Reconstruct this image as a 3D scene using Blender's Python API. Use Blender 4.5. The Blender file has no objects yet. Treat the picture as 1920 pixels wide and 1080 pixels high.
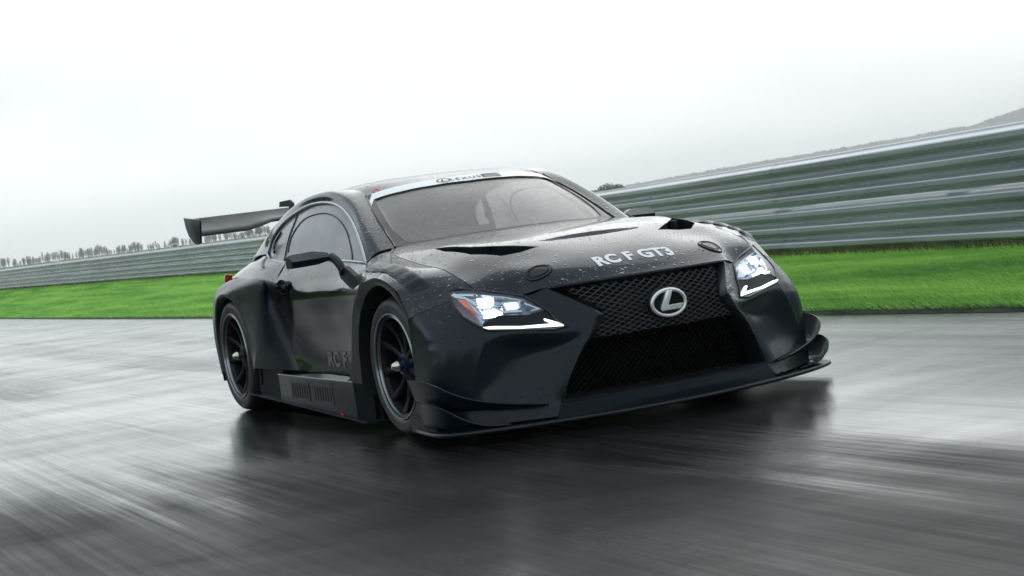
import bpy, bmesh, math, random
import numpy as np
from mathutils import Vector, Matrix
from mathutils.bvhtree import BVHTree
R = math.radians
random.seed(7); rng = np.random.default_rng(7)
sc = bpy.context.scene
COL = sc.collection

# ------------------------------------------------------------------ camera
cd = bpy.data.cameras.new('camera'); cam = bpy.data.objects.new('camera', cd); COL.objects.link(cam)
yaw, pit, rol = 2.69380, -0.038422, -0.133536
f = Vector((math.cos(pit)*math.cos(yaw), math.cos(pit)*math.sin(yaw), math.sin(pit)))
r = f.cross(Vector((0, 0, 1))).normalized(); u = r.cross(f)
r2 = r*math.cos(rol)+u*math.sin(rol); u2 = -r*math.sin(rol)+u*math.cos(rol)
M = Matrix((r2, u2, -f)).transposed().to_4x4(); M.translation = Vector((7.42375, -3.85193, 0.94684))
cam.matrix_world = M
cd.sensor_width = 36; cd.lens = 57.7876; cd.clip_start = .05; cd.clip_end = 9000
cd.dof.use_dof = True; cd.dof.focus_distance = 7.6; cd.dof.aperture_fstop = 11
sc.camera = cam

# ------------------------------------------------------------------ sky and sun
SUN_EL, SUN_ROT = R(38), R(-52)
w = bpy.data.worlds.new('World'); sc.world = w; w.use_nodes = True
N = w.node_tree.nodes; L = w.node_tree.links; N.clear()
out = N.new('ShaderNodeOutputWorld'); bg = N.new('ShaderNodeBackground'); bg.inputs[1].default_value = .1
sky = N.new('ShaderNodeTexSky'); sky.sky_type = 'NISHITA'; sky.sun_disc = False
sky.sun_elevation = SUN_EL; sky.sun_rotation = SUN_ROT; sky.air_density = 1; sky.dust_density = 4
tc = N.new('ShaderNodeTexCoord'); sp = N.new('ShaderNodeSeparateXYZ'); L.new(tc.outputs['Generated'], sp.inputs[0])
cr = N.new('ShaderNodeValToRGB'); L.new(sp.outputs[2], cr.inputs[0])
cr.color_ramp.elements[0].position = 0; cr.color_ramp.elements[0].color = (1.05, 1.12, 1.17, 1)
e = cr.color_ramp.elements.new(.07); e.color = (1.16, 1.22, 1.25, 1)
e = cr.color_ramp.elements.new(.25); e.color = (1.20, 1.29, 1.34, 1); e = cr.color_ramp.elements.new(.50); e.color = (.84, .95, 1.04, 1); cr.color_ramp.elements[-1].position = .95; cr.color_ramp.elements[-1].color = (.66, .78, .88, 1)
mp = N.new('ShaderNodeMapping'); mp.inputs['Scale'].default_value = (1.5, 1.5, 6); L.new(tc.outputs['Generated'], mp.inputs[0])
nz = N.new('ShaderNodeTexNoise'); nz.inputs['Scale'].default_value = 1.3; nz.inputs['Detail'].default_value = 5; nz.inputs['Roughness'].default_value = .5
L.new(mp.outputs[0], nz.inputs[0])
mr = N.new('ShaderNodeMapRange'); mr.inputs[1].default_value = .3; mr.inputs[2].default_value = .65; mr.inputs[3].default_value = .78; mr.inputs[4].default_value = 1.08
L.new(nz.outputs[0], mr.inputs[0])
ml = N.new('ShaderNodeVectorMath'); ml.operation = 'SCALE'; L.new(cr.outputs[0], ml.inputs[0]); L.new(mr.outputs[0], ml.inputs['Scale'])
ml2 = N.new('ShaderNodeVectorMath'); ml2.operation = 'SCALE'; L.new(ml.outputs[0], ml2.inputs[0]); ml2.inputs['Scale'].default_value = 10.0
mx = N.new('ShaderNodeMix'); mx.data_type = 'RGBA'; mx.inputs[0].default_value = .93
L.new(sky.outputs[0], mx.inputs[6]); L.new(ml2.outputs[0], mx.inputs[7])
L.new(mx.outputs[2], bg.inputs[0]); L.new(bg.outputs[0], out.inputs[0])
sd = bpy.data.lights.new('sun', 'SUN'); sd.energy = .6; sd.angle = R(55); sd.color = (1, .98, .95)
sun = bpy.data.objects.new('sun', sd); COL.objects.link(sun)
sdir = Vector((math.sin(SUN_ROT)*math.cos(SUN_EL), math.cos(SUN_ROT)*math.cos(SUN_EL), math.sin(SUN_EL)))
sun.rotation_euler = sdir.to_track_quat('Z', 'Y').to_euler()
vs = sc.view_settings; sc.display_settings.display_device = 'sRGB'
vs.view_transform = 'Standard'; vs.look = 'None'; vs.exposure = 0; vs.gamma = 1; vs.use_curve_mapping = False
sc.cycles.use_denoising = True
sc.cycles.max_bounces = 10; sc.cycles.volume_bounces = 3; sc.cycles.transparent_max_bounces = 16

# ------------------------------------------------------------------ helpers
def mat(name, col=(.5, .5, .5), rough=.5, metal=0, spec=.5, coat=0, coat_r=.1, emit=None, es=0, ior=1.5, trans=0, alpha=1):
    m = bpy.data.materials.new(name); m.use_nodes = True
    b = m.node_tree.nodes['Principled BSDF']
    b.inputs['Base Color'].default_value = (*col, 1); b.inputs['Roughness'].default_value = rough
    b.inputs['Metallic'].default_value = metal; b.inputs['Specular IOR Level'].default_value = spec
    b.inputs['Coat Weight'].default_value = coat; b.inputs['Coat Roughness'].default_value = coat_r
    b.inputs['IOR'].default_value = ior; b.inputs['Transmission Weight'].default_value = trans; b.inputs['Alpha'].default_value = alpha
    if emit: b.inputs['Emission Color'].default_value = (*emit, 1); b.inputs['Emission Strength'].default_value = es
    return m
class NT:
    def __init__(s, m): s.m = m; s.t = m.node_tree; s.b = s.t.nodes['Principled BSDF']
    def n(s, t, **k):
        x = s.t.nodes.new('ShaderNode'+t)
        for a, v in k.items(): setattr(x, a, v)
        return x
    def l(s, a, b): s.t.links.new(a, b)
    def coord(s, scale=(1, 1, 1), kind='Object', rot=(0, 0, 0)):
        t = s.n('TexCoord'); m = s.n('Mapping'); m.inputs['Scale'].default_value = scale; m.inputs['Rotation'].default_value = rot
        s.l(t.outputs[kind], m.inputs[0]); return m.outputs[0]
    def noise(s, vec, scale=5, detail=3, rough=.5, dist=0):
        x = s.n('TexNoise'); x.inputs['Scale'].default_value = scale; x.inputs['Detail'].default_value = detail
        x.inputs['Roughness'].default_value = rough; x.inputs['Distortion'].default_value = dist; s.l(vec, x.inputs[0]); return x.outputs[0]
    def rng(s, v, a, b, c, d, smooth=False):
        x = s.n('MapRange'); x.inputs[1].default_value = a; x.inputs[2].default_value = b; x.inputs[3].default_value = c; x.inputs[4].default_value = d
        if smooth: x.interpolation_type = 'SMOOTHSTEP'
        s.l(v, x.inputs[0]); return x.outputs[0]
    def math(s, op, a, b=0., c=None):
        x = s.n('Math', operation=op)
        for i, q in enumerate((a, b) if c is None else (a, b, c)):
            if isinstance(q, (int, float)): x.inputs[i].default_value = q
            else: s.l(q, x.inputs[i])
        return x.outputs[0]
    def mix(s, f_, a, b):
        x = s.n('Mix', data_type='RGBA')
        for i, q in ((0, f_), (6, a), (7, b)):
            if isinstance(q, (int, float)): x.inputs[i].default_value = q
            elif isinstance(q, tuple): x.inputs[i].default_value = (*q, 1)
            else: s.l(q, x.inputs[i])
        return x.outputs[2]
    def ramp(s, v, stops):
        x = s.n('ValToRGB'); s.l(v, x.inputs[0]); el = x.color_ramp.elements
        for i, (p, c) in enumerate(stops):
            q = el[i] if i < 2 else el.new(p)
            q.position = p; q.color = (*c, 1)
        return x.outputs[0]
    def bump(s, h, dist=.01, strength=1, to=None):
        x = s.n('Bump'); x.inputs['Distance'].default_value = dist; x.inputs['Strength'].default_value = strength
        s.l(h, x.inputs['Height'])
        for t in (to or ['Normal']): s.l(x.outputs[0], s.b.inputs[t])
        return x

def link(name, me, parent=None):
    o = bpy.data.objects.new(name, me); COL.objects.link(o); o.parent = parent; return o
def finish(me, m, smooth=True, ang=35):
    if m: me.materials.append(m)
    if smooth:
        bm = bmesh.new(); bm.from_mesh(me)
        for fc in bm.faces: fc.smooth = True
        for ed in bm.edges:
            if len(ed.link_faces) == 2 and ed.calc_face_angle(0) > R(ang): ed.smooth = False
        bm.to_mesh(me); bm.free()
def mk(name, V, F, m, parent=None, smooth=True, ang=35):
    me = bpy.data.meshes.new(name); me.from_pydata([tuple(map(float, v)) for v in V], [], F); me.update(); me.validate()
    finish(me, m, smooth, ang); return link(name, me, parent)
def empty(name, loc, label, cat, group=None, rz=0):
    o = bpy.data.objects.new(name, None); COL.objects.link(o); o.location = loc; o.rotation_euler = (0, 0, rz)
    o['label'] = label; o['category'] = cat; o.empty_display_size = .2
    if group: o['group'] = group
    return o
def crv(P, n):                      # Catmull-Rom through control points along axis 0, n samples per span
    P = np.asarray(P, float); K = len(P)
    if K == 2: return np.array([P[0]+(P[1]-P[0])*t for t in np.linspace(0, 1, n+1)])
    Q = np.concatenate([[2*P[0]-P[1]], P, [2*P[-1]-P[-2]]]); o = []
    for i in range(K-1):
        p0, p1, p2, p3 = Q[i:i+4]
        for t in np.linspace(0, 1, n, endpoint=False):
            o.append(.5*((2*p1)+(-p0+p2)*t+(2*p0-5*p1+4*p2-p3)*t*t+(-p0+3*p1-3*p2+p3)*t**3))
    o.append(P[-1]); return np.array(o)
def surf(G, nu, nv):
    G = np.asarray(G, float); A = crv(G, nu); return np.swapaxes(crv(np.swapaxes(A, 0, 1), nv), 0, 1)
def normals(S):
    du = np.gradient(S, axis=0); dv = np.gradient(S, axis=1); n = np.cross(du, dv); return n/(np.linalg.norm(n, axis=-1, keepdims=True)+1e-12)
REF = np.array([-1.3, 0, .45])
def shell_data(S, th=.006, gap=.0022, ref=REF, off=0):
    S = S.copy()
    if gap:
        for ax in (0, 1):
            S = np.swapaxes(S, 0, ax)
            for a, b in ((0, 1), (-1, -2)):
                d = S[b]-S[a]; ln = np.linalg.norm(d, axis=-1, keepdims=True)+1e-9; S[a] += d*np.minimum(.45, gap/ln)
            S = np.swapaxes(S, 0, ax)
    n = normals(S)
    if ((S-ref)*n).sum(-1).mean() < 0: S = S[::-1]; n = normals(S)
    a, b = S.shape[:2]; T = S+n*off; I = T-n*th; V = np.concatenate([T.reshape(-1, 3), I.reshape(-1, 3)]); F = []; k = a*b
    for i in range(a-1):
        for j in range(b-1):
            q = (i*b+j, (i+1)*b+j, (i+1)*b+j+1, i*b+j+1); F.append(q); F.append(tuple(x+k for x in q[::-1]))
    bd = [(0, j) for j in range(b)]+[(i, b-1) for i in range(1, a)]+[(a-1, j) for j in range(b-2, -1, -1)]+[(i, 0) for i in range(a-2, 0, -1)]
    ids = [i*b+j for i, j in bd]
    for p, q in zip(ids, ids[1:]+ids[:1]): F.append((p, q, q+k, p+k))
    return V, F
def shell(name, S, m, parent=None, **k):
    V, F = shell_data(S, **k); return mk(name, V, F, m, parent)
def mir(P): P = np.asarray(P, float).copy(); P[..., 1] *= -1; return P
def full(G): G = np.asarray(G, float); return np.concatenate([mir(G[:, :0:-1]), G], axis=1)
def bake(o, mods):
    dg = bpy.context.evaluated_depsgraph_get(); dg.update()
    me = bpy.data.meshes.new_from_object(o.evaluated_get(dg)); o.modifiers.clear(); mats = list(o.data.materials)
    o.data = me; me.materials.clear()
    for q in mats: me.materials.append(q)
def prism(poly, d, a, b):
    d = np.asarray(d, float); d /= np.linalg.norm(d); P = np.asarray(poly, float); n = len(P)
    V = np.concatenate([P+d*a, P-d*b]); F = [tuple(range(n)), tuple(range(2*n-1, n-1, -1))]
    F += [(i, i+n, (i+1) % n+n, (i+1) % n) for i in range(n)]
    me = bpy.data.meshes.new('cutter'); me.from_pydata([tuple(v) for v in V], [], F)
    bm = bmesh.new(); bm.from_mesh(me); bmesh.ops.recalc_face_normals(bm, faces=bm.faces); bm.to_mesh(me); bm.free()
    return me
def cut(o, poly, d, a=.3, b=.3, op='DIFFERENCE'):
    c = bpy.data.objects.new('cutter', prism(poly, d, a, b)); COL.objects.link(c)
    md = o.modifiers.new('b', 'BOOLEAN'); md.object = c; md.operation = op; md.solver = 'EXACT'
    bake(o, None); bpy.data.objects.remove(c); finish(o.data, None)
def tube_data(P, rad, n=8, closed=False, flat=None, V=None, F=None):
    P = np.asarray(P, float); K = len(P); V = [] if V is None else V; F = [] if F is None else F; base = len(V)
    rad = rad if hasattr(rad, '__len__') else [rad]*K
    prev = None
    for i in range(K):
        t = (P[(i+1) % K]-P[i-1]) if closed else (P[min(i+1, K-1)]-P[max(i-1, 0)])
        t = Vector(t).normalized()
        if prev is None: a = t.cross(Vector((0, 0, 1)) if abs(t.z) < .9 else Vector((1, 0, 0))).normalized()
        else: a = (prev-t*prev.dot(t)).normalized()
        prev = a; b = t.cross(a)
        for k in range(n):
            g = 2*math.pi*k/n; q = Vector(P[i])+(a*math.cos(g)+b*math.sin(g)*(flat or 1))*rad[i]; V.append(tuple(q))
    for i in range(K if closed else K-1):
        for k in range(n):
            i2 = (i+1) % K; F.append((base+i*n+k, base+i*n+(k+1) % n, base+i2*n+(k+1) % n, base+i2*n+k))
    if not closed: F.append(tuple(base+k for k in range(n-1, -1, -1))); F.append(tuple(base+(K-1)*n+k for k in range(n)))
    return V, F
def tube(name, P, rad, m, parent=None, n=8, closed=False, flat=None):
    V, F = tube_data(P, rad, n, closed, flat); return mk(name, V, F, m, parent, ang=60)
def lathe(name, prof, m, parent=None, axis='y', center=(0, 0, 0), sgn=1, n=64, closed=False, ang=35):
    V = []; F = []; K = len(prof)
    for k in range(n):
        g = 2*math.pi*k/n
        for rr, h in prof: V.append((center[0]+rr*math.cos(g), center[1]+sgn*h, center[2]+rr*math.sin(g)) if axis == 'y' else (center[0]+rr*math.cos(g), center[1]+rr*math.sin(g), center[2]+h))
    for k in range(n):
        k2 = (k+1) % n
        for i in range(K if closed else K-1):
            j = (i+1) % K; q = (k*K+i, k2*K+i, k2*K+j, k*K+j); F.append(q if sgn > 0 else q[::-1])
    return mk(name, V, F, m, parent, ang=ang)
def boxes(name, L_, m, parent=None, bevel=0, smooth=False):
    """list of (center, size, optional 3x3 matrix)"""
    bm = bmesh.new()
    for it in L_:
        c, s = it[0], it[1]; mt = it[2].to_4x4() if len(it) > 2 else Matrix()
        bmesh.ops.create_cube(bm, size=1, matrix=Matrix.Translation(c) @ mt @ Matrix.Diagonal((*s, 1)))
    if bevel: bmesh.ops.bevel(bm, geom=bm.edges[:], offset=bevel, segments=2, affect='EDGES', profile=.5)
    me = bpy.data.meshes.new(name); bm.to_mesh(me); bm.free(); finish(me, m, smooth or bevel > 0); return link(name, me, parent)
def extrude_poly(name, poly, d, th, m, parent=None, bevel=0):
    me = prism(poly, d, 0, th)
    if bevel:
        bm = bmesh.new(); bm.from_mesh(me); bmesh.ops.bevel(bm, geom=bm.edges[:], offset=bevel, segments=2, affect='EDGES', profile=.5); bm.to_mesh(me); bm.free()
    me.name = name; finish(me, m, bevel > 0); return link(name, me, parent)

# ------------------------------------------------------------------ car materials
def droplets(nt, base_bump_inputs=None, amount=.5, big=70.):
    """rain beads: rounded bumps resting on the upward surfaces"""
    vec = nt.coord()
    hs = []
    for sc_, th, k in ((big, .36, 1.), (big*1.9, .36, .6)):
        v = nt.n('TexVoronoi', feature='F1'); v.inputs['Scale'].default_value = sc_; v.inputs['Randomness'].default_value = 1; nt.l(vec, v.inputs[0])
        wn = nt.n('TexWhiteNoise', noise_dimensions='3D'); nt.l(v.outputs['Position'], wn.inputs[0])
        rad = nt.rng(wn.outputs[0], 1-amount, 1, 0.0, th)
        h = nt.math('SUBTRACT', 1., nt.math('DIVIDE', v.outputs['Distance'], nt.math('MAXIMUM', rad, .001)))
        h = nt.math('MAXIMUM', h, 0.); h = nt.math('POWER', h, .5)
        hs.append(nt.math('MULTIPLY', h, k))
    h = nt.math('MAXIMUM', hs[0], hs[1])
    g = nt.n('NewGeometry'); s = nt.n('SeparateXYZ'); nt.l(g.outputs['True Normal'], s.inputs[0])
    up = nt.rng(s.outputs[2], .12, .75, 0, 1, True)
    patchy = nt.rng(nt.noise(nt.coord(), 2.2, 3), .35, .55, .6, 1, True)
    return nt.math('MULTIPLY', nt.math('MULTIPLY', h, up), patchy)
def carbon(name, col=(.0025, .0062, .0100), rough=.36, drops=.85, weave=.6, big=38., coat=.12, spec=.1):
    m = mat(name, col, rough, coat=coat, coat_r=.07, spec=spec); m.node_tree.nodes['Principled BSDF'].inputs['Coat IOR'].default_value = 1.33; nt = NT(m)
    wv = nt.n('TexWave', wave_type='BANDS', bands_direction='DIAGONAL'); wv.inputs['Scale'].default_value = 38; nt.l(nt.coord((1, 1, 1.4)), wv.inputs[0])
    c = nt.mix(nt.rng(wv.outputs[1], .2, .8, 0, weave), tuple(x*.75 for x in col), tuple(x*2.1 for x in col)); nt.l(c, nt.b.inputs['Base Color'])
    ns = nt.noise(nt.coord((.6, 1, 1)), 3.5, 5, .6)
    rr = nt.math('ADD', nt.rng(ns, .3, .7, rough-.08, rough+.10), nt.rng(wv.outputs[1], 0, 1, -.03, .05))
    if drops:
        h = droplets(nt, amount=drops, big=big)
        rr = nt.math('MULTIPLY', rr, nt.rng(h, 0, .3, 1, .3))
        b = nt.bump(h, .008, 1., ['Normal', 'Coat Normal'])
    else: nt.bump(wv.outputs[1], .0002, .5)
    nt.l(rr, nt.b.inputs['Roughness'])
    return m
M_body = carbon('wet_matt_carbon', coat=1.); M_body.node_tree.nodes['Principled BSDF'].inputs['Coat IOR'].default_value = 1.40
M_side = carbon('matt_carbon_side', drops=.4, weave=1.1, rough=.34, spec=.22, coat=.38); M_side.node_tree.nodes['Principled BSDF'].inputs['Coat Roughness'].default_value = .2
M_lower = carbon('matt_carbon_lower', (.0025, .0055, .0085), .36, drops=0, weave=1.2)
M_door = carbon('gloss_carbon_door', (.0035, .0050, .0065), .16, drops=.5, weave=.3, coat=1.); M_door.node_tree.nodes['Principled BSDF'].inputs['Coat IOR'].default_value = 1.40
M_black = mat('black_plastic', (.004, .005, .006), .45, spec=.3)
M_satin = mat('satin_black_trim', (.012, .014, .017), .38, spec=.35)
M_gloss = mat('gloss_black', (.004, .005, .007), .12)
M_dark = mat('wheel_well', (.004, .004, .004), .8)
M_tyre = mat('tyre_rubber', (.018, .018, .019), .48)
nt = NT(M_tyre); nt.l(nt.rng(nt.noise(nt.coord((1, 1, 1)), 9, 4), .3, .7, .38, .6), nt.b.inputs['Roughness'])
M_rim = mat('dark_rim', (.003, .005, .008), .42, spec=.15)
M_lip = mat('machined_rim_lip', (.34, .35, .37), .3, 1)
M_nut = mat('brushed_nut', (.75, .72, .58), .3, 1)
M_blue = mat('blue_anodised', (.01, .05, .2), .35, .6)
M_redring = mat('painted_red_reflection', (.02, .002, .003), .4)
M_disc = mat('brake_disc', (.12, .11, .11), .4, 1)
M_chrome = mat('chrome', (.9, .9, .92), .08, 1)
M_emb = mat('bright_emblem', (.88, .89, .9), .25, .45)
M_trim = mat('window_trim', (.42, .44, .46), .22, 1)
M_white = mat('white_film', (.97, .97, .96), .3, coat=.5)
M_letter = mat('white_lettering', (.9, .9, .9), .45)
M_print = mat('banner_print', (.02, .02, .022), .4)
M_grey = mat('banner_grey_print', (.22, .23, .24), .35)
M_red = mat('red_marker', (.7, .015, .03), .4)
M_tail = mat('red_tail_lens', (.5, .01, .02), .1, coat=1, coat_r=.03)
M_amber = mat('amber_reflector', (.85, .12, .03), .25, coat=1, emit=(1, .16, .05), es=.25)
M_lamp = mat('lamp_silver', (.75, .78, .82), .12, 1)
M_liner = mat('lamp_liner', (.26, .29, .34), .3, .85)
M_led = mat('led_white', (1, 1, 1), .3, emit=(.86, .94, 1), es=14)
M_led2 = mat('led_soft', (1, 1, 1), .3, emit=(.80, .92, 1), es=2.2)
M_drl = mat('led_strip', (1, 1, 1), .3, emit=(.93, .97, 1), es=1.6)
def glass(name, tint, op, rough=.03, fog=(.3, .3, .31), fogamt=(0, .3), drops=0, fs=3., gl=(.9,.9,.9)):
    m = bpy.data.materials.new(name); m.use_nodes = True; t = m.node_tree; n = t.nodes; n.clear()
    o = n.new('ShaderNodeOutputMaterial'); tr = n.new('ShaderNodeBsdfTransparent'); tr.inputs[0].default_value = (*tint, 1)
    d1 = n.new('ShaderNodeBsdfDiffuse'); d1.inputs[0].default_value = (*fog, 1); d2 = n.new('ShaderNodeBsdfTranslucent'); d2.inputs[0].default_value = (*[min(1, q*1.3) for q in fog], 1); df = n.new('ShaderNodeMixShader'); t.links.new(d1.outputs[0], df.inputs[1]); t.links.new(d2.outputs[0], df.inputs[2])
    g = n.new('ShaderNodeBsdfGlossy'); g.inputs['Roughness'].default_value = rough; g.inputs[0].default_value = (*gl, 1)
    fr = n.new('ShaderNodeFresnel'); gg = n.new('ShaderNodeNewGeometry'); im = n.new('ShaderNodeMapRange'); im.inputs[3].default_value = 1.5; im.inputs[4].default_value = 1/1.5; t.links.new(gg.outputs['Backfacing'], im.inputs[0]); t.links.new(im.outputs[0], fr.inputs[0])
    a = n.new('ShaderNodeMixShader'); b = n.new('ShaderNodeMixShader')
    c = n.new('ShaderNodeTexCoord'); nz = n.new('ShaderNodeTexNoise'); nz.inputs['Scale'].default_value = fs; nz.inputs['Detail'].default_value = 6; nz.inputs['Roughness'].default_value = .6
    t.links.new(c.outputs['Object'], nz.inputs[0])
    mr = n.new('ShaderNodeMapRange'); mr.inputs[1].default_value = .35; mr.inputs[2].default_value = .7; mr.inputs[3].default_value = fogamt[0]; mr.inputs[4].default_value = fogamt[1]
    t.links.new(nz.outputs[0], mr.inputs[0]); t.links.new(mr.outputs[0], a.inputs[0])
    t.links.new(tr.outputs[0], a.inputs[1]); t.links.new(df.outputs[0], a.inputs[2])
    t.links.new(fr.outputs[0], b.inputs[0]); t.links.new(a.outputs[0], b.inputs[1]); t.links.new(g.outputs[0], b.inputs[2])
    if drops:
        v = n.new('ShaderNodeTexVoronoi'); v.inputs['Scale'].default_value = drops; t.links.new(c.outputs['Object'], v.inputs[0])
        q = n.new('ShaderNodeMapRange'); q.inputs[1].default_value = .0; q.inputs[2].default_value = .25; q.inputs[3].default_value = 1; q.inputs[4].default_value = 0
        t.links.new(v.outputs['Distance'], q.inputs[0]); bp = n.new('ShaderNodeBump'); bp.inputs['Distance'].default_value = .002; bp.inputs['Strength'].default_value = .6
        t.links.new(q.outputs[0], bp.inputs['Height']); t.links.new(bp.outputs[0], g.inputs['Normal']); t.links.new(bp.outputs[0], fr.inputs['Normal'])
    t.links.new(b.outputs[0], o.inputs[0]); return m
M_wind = glass('windscreen_glass', (.8, .79, .78), 1, fog=(.48, .44, .42), fogamt=(.0, .22), drops=90, fs=2.2)
M_sideg = glass('side_polycarbonate', (.5, .51, .52), 1, rough=.12, fog=(.80, .82, .86), fogamt=(.5, .75), drops=75, fs=1.5)
M_lens = glass('lamp_lens', (.93, .95, .97), 1, rough=.02, fog=(.5, .5, .5), fogamt=(0, .02))

# ------------------------------------------------------------------ the car
car = empty('race_car', (0, 0, 0), 'matt black racing coupe with lit headlights, wide arches and rear wing on the wet track', 'race car')

# control net: half car, x forward, |y| outward, z up
H = [  # rows from windscreen base to nose edge; columns centre .. bonnet seam .. wheel arch lip
 [(-.44,0,.927),(-.455,.25,.925),(-.49,.47,.918),(-.55,.655,.908),(-.42,.745,.880),(-.52,.80,.870),(-.460,.882,.818),(-.318,1.01,.673)],
 [(-.2,0,.910),(-.2,.25,.908),(-.21,.46,.902),(-.22,.63,.893),(-.20,.765,.848),(-.20,.86,.839),(-.19,.945,.812),(-.198,1.01,.748)],
 [(.07,0,.889),(.07,.25,.888),(.06,.45,.886),(.05,.63,.878),(.05,.780,.812),(.06,.88,.812),(.05,.955,.795),(.03,1.01,.775)],
 [(.36,0,.850),(.36,.25,.849),(.34,.45,.848),(.32,.64,.828),(.31,.785,.780),(.29,.89,.763),(.26,.965,.735),(.23,1.01,.722)],
 [(.60,0,.790),(.59,.25,.787),(.53,.46,.778),(.49,.63,.765),(.46,.78,.738),(.40,.89,.705),(.35,.965,.685),(.30,1.01,.670)],
 [(.76,0,.722),(.745,.25,.720),(.675,.468,.722),(.61,.60,.706),(.545,.772,.706),(.46,.88,.668),(.40,.97,.640),(.345,1.012,.620)],
 [(.865,0,.647),(.845,.25,.645),(.765,.485,.640),(.68,.60,.622),(.600,.765,.672),(.515,.88,.630),(.445,.975,.600),(.375,1.012,.577)]]
BA = [  # inner bumper: rows nose edge .. bottom; columns grille edge .. crease
 [(.765,.485,.640),(.715,.55,.618),(.665,.65,.634),(.600,.765,.672)],
 [(.868,.415,.578),(.81,.50,.548),(.745,.635,.565),(.668,.78,.595)],
 [(.966,.35,.510),(.890,.455,.468),(.805,.63,.490),(.715,.795,.515)],
 [(.967,.362,.480),(.905,.465,.445),(.825,.635,.462),(.735,.800,.487)],
 [(.966,.378,.450),(.895,.485,.415),(.818,.645,.432),(.744,.806,.462)],
 [(.962,.40,.415),(.868,.515,.375),(.785,.675,.382),(.745,.825,.425)],
 [(.95,.45,.350),(.85,.57,.325),(.765,.725,.325),(.737,.860,.350)],
 [(.925,.51,.235),(.838,.63,.225),(.765,.775,.220),(.724,.895,.240)],
 [(.907,.556,.130),(.862,.67,.130),(.80,.79,.130),(.712,.915,.147)],
 [(.925,.59,.075),(.87,.70,.075),(.80,.81,.075),(.71,.94,.075)]]
BB = [
 [(.600,.765,.672),(.515,.88,.630),(.445,.975,.600),(.375,1.012,.577)],
 [(.668,.78,.595),(.59,.885,.57),(.50,.985,.545),(.368,1.013,.525)],
 [(.715,.795,.515),(.65,.90,.505),(.555,.99,.49),(.364,1.013,.47)],
 [(.735,.800,.487),(.672,.91,.475),(.57,.993,.455),(.363,1.013,.445)],
 [(.744,.806,.462),(.682,.918,.448),(.582,.997,.43),(.362,1.013,.42)],
 [(.745,.825,.425),(.686,.93,.415),(.59,1.0,.40),(.362,1.013,.39)],
 [(.737,.86,.35),(.68,.95,.34),(.59,1.01,.335),(.36,1.013,.333)],
 [(.724,.895,.24),(.67,.965,.23),(.58,1.015,.225),(.342,1.013,.22)],
 [(.712,.915,.147),(.655,.98,.14),(.56,1.02,.135),(.315,1.012,.13)],
 [(.71,.94,.075),(.64,.99,.075),(.54,1.03,.075),(.28,1.012,.045)]]
H = np.array(H); BA = np.array(BA); BB = np.array(BB)
S_hood = surf(full(H[:, :5]), 8, 8); S_fend = surf(H[:, 4:], 8, 8); S_ba = surf(BA, 7, 8); S_bb = surf(BB, 7, 8)
hood = shell('bonnet', S_hood, M_body, car, th=.008)
SIDES = (-1, 1)
def side(S, s): return mir(S) if s < 0 else S
fenders = {}; bumpers = {}; bsides = {}
for s in SIDES:
    fenders[s] = shell('front_wing', side(S_fend, s), M_body, car, th=.008)
    bumpers[s] = shell('bumper_corner', side(S_ba, s), M_side, car, th=.008, gap=0)
    bsides[s] = shell('bumper_side', side(S_bb, s), M_side, car, th=.008, gap=.0003)
# arch flange
def arch_flange(outer, inner, s, m, depth=.10):
    o = crv(np.array(outer), 6); i = crv(np.array(inner), 6); k = i.copy(); k[:, 1] -= depth
    S = np.stack([o, i*.3+o*.7+np.array([0, .004, 0]), i, k], 0); S = side(S, s); return S
def flange(name, outer, inner, s, parent, depth=.10):
    o = crv(np.array(outer), 6); i = crv(np.array(inner), 6); b = i.copy(); b[:, 1] -= depth
    ring = [o, o*.55+i*.45+np.array([0, .007, 0]), i, b]
    S = np.stack(ring, 0); S = side(S, s); a, bb = S.shape[:2]; V = S.reshape(-1, 3); F = []
    for p in range(a-1):
        for q in range(bb-1):
            fq = (p*bb+q, p*bb+q+1, (p+1)*bb+q+1, (p+1)*bb+q); F.append(fq)
    return mk(name, V, F, M_satin, parent, ang=50)
fo = [(-.318,1.01,.673),(-.198,1.01,.748),(-.05,1.01,.774),(.06,1.01,.772),(.17,1.01,.748),(.26,1.01,.699),(.328,1.01,.640),(.375,1.012,.577)]
fi = [(-.268,1.0,.620),(-.162,1.0,.698),(-.04,1.0,.735),(.04,1.0,.737),(.12,1.0,.718),(.20,1.0,.680),(.29,1.0,.620),(.345,1.0,.550)]
for s in SIDES: flange('arch_lip', fo, fi, s, fenders[s])

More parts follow.
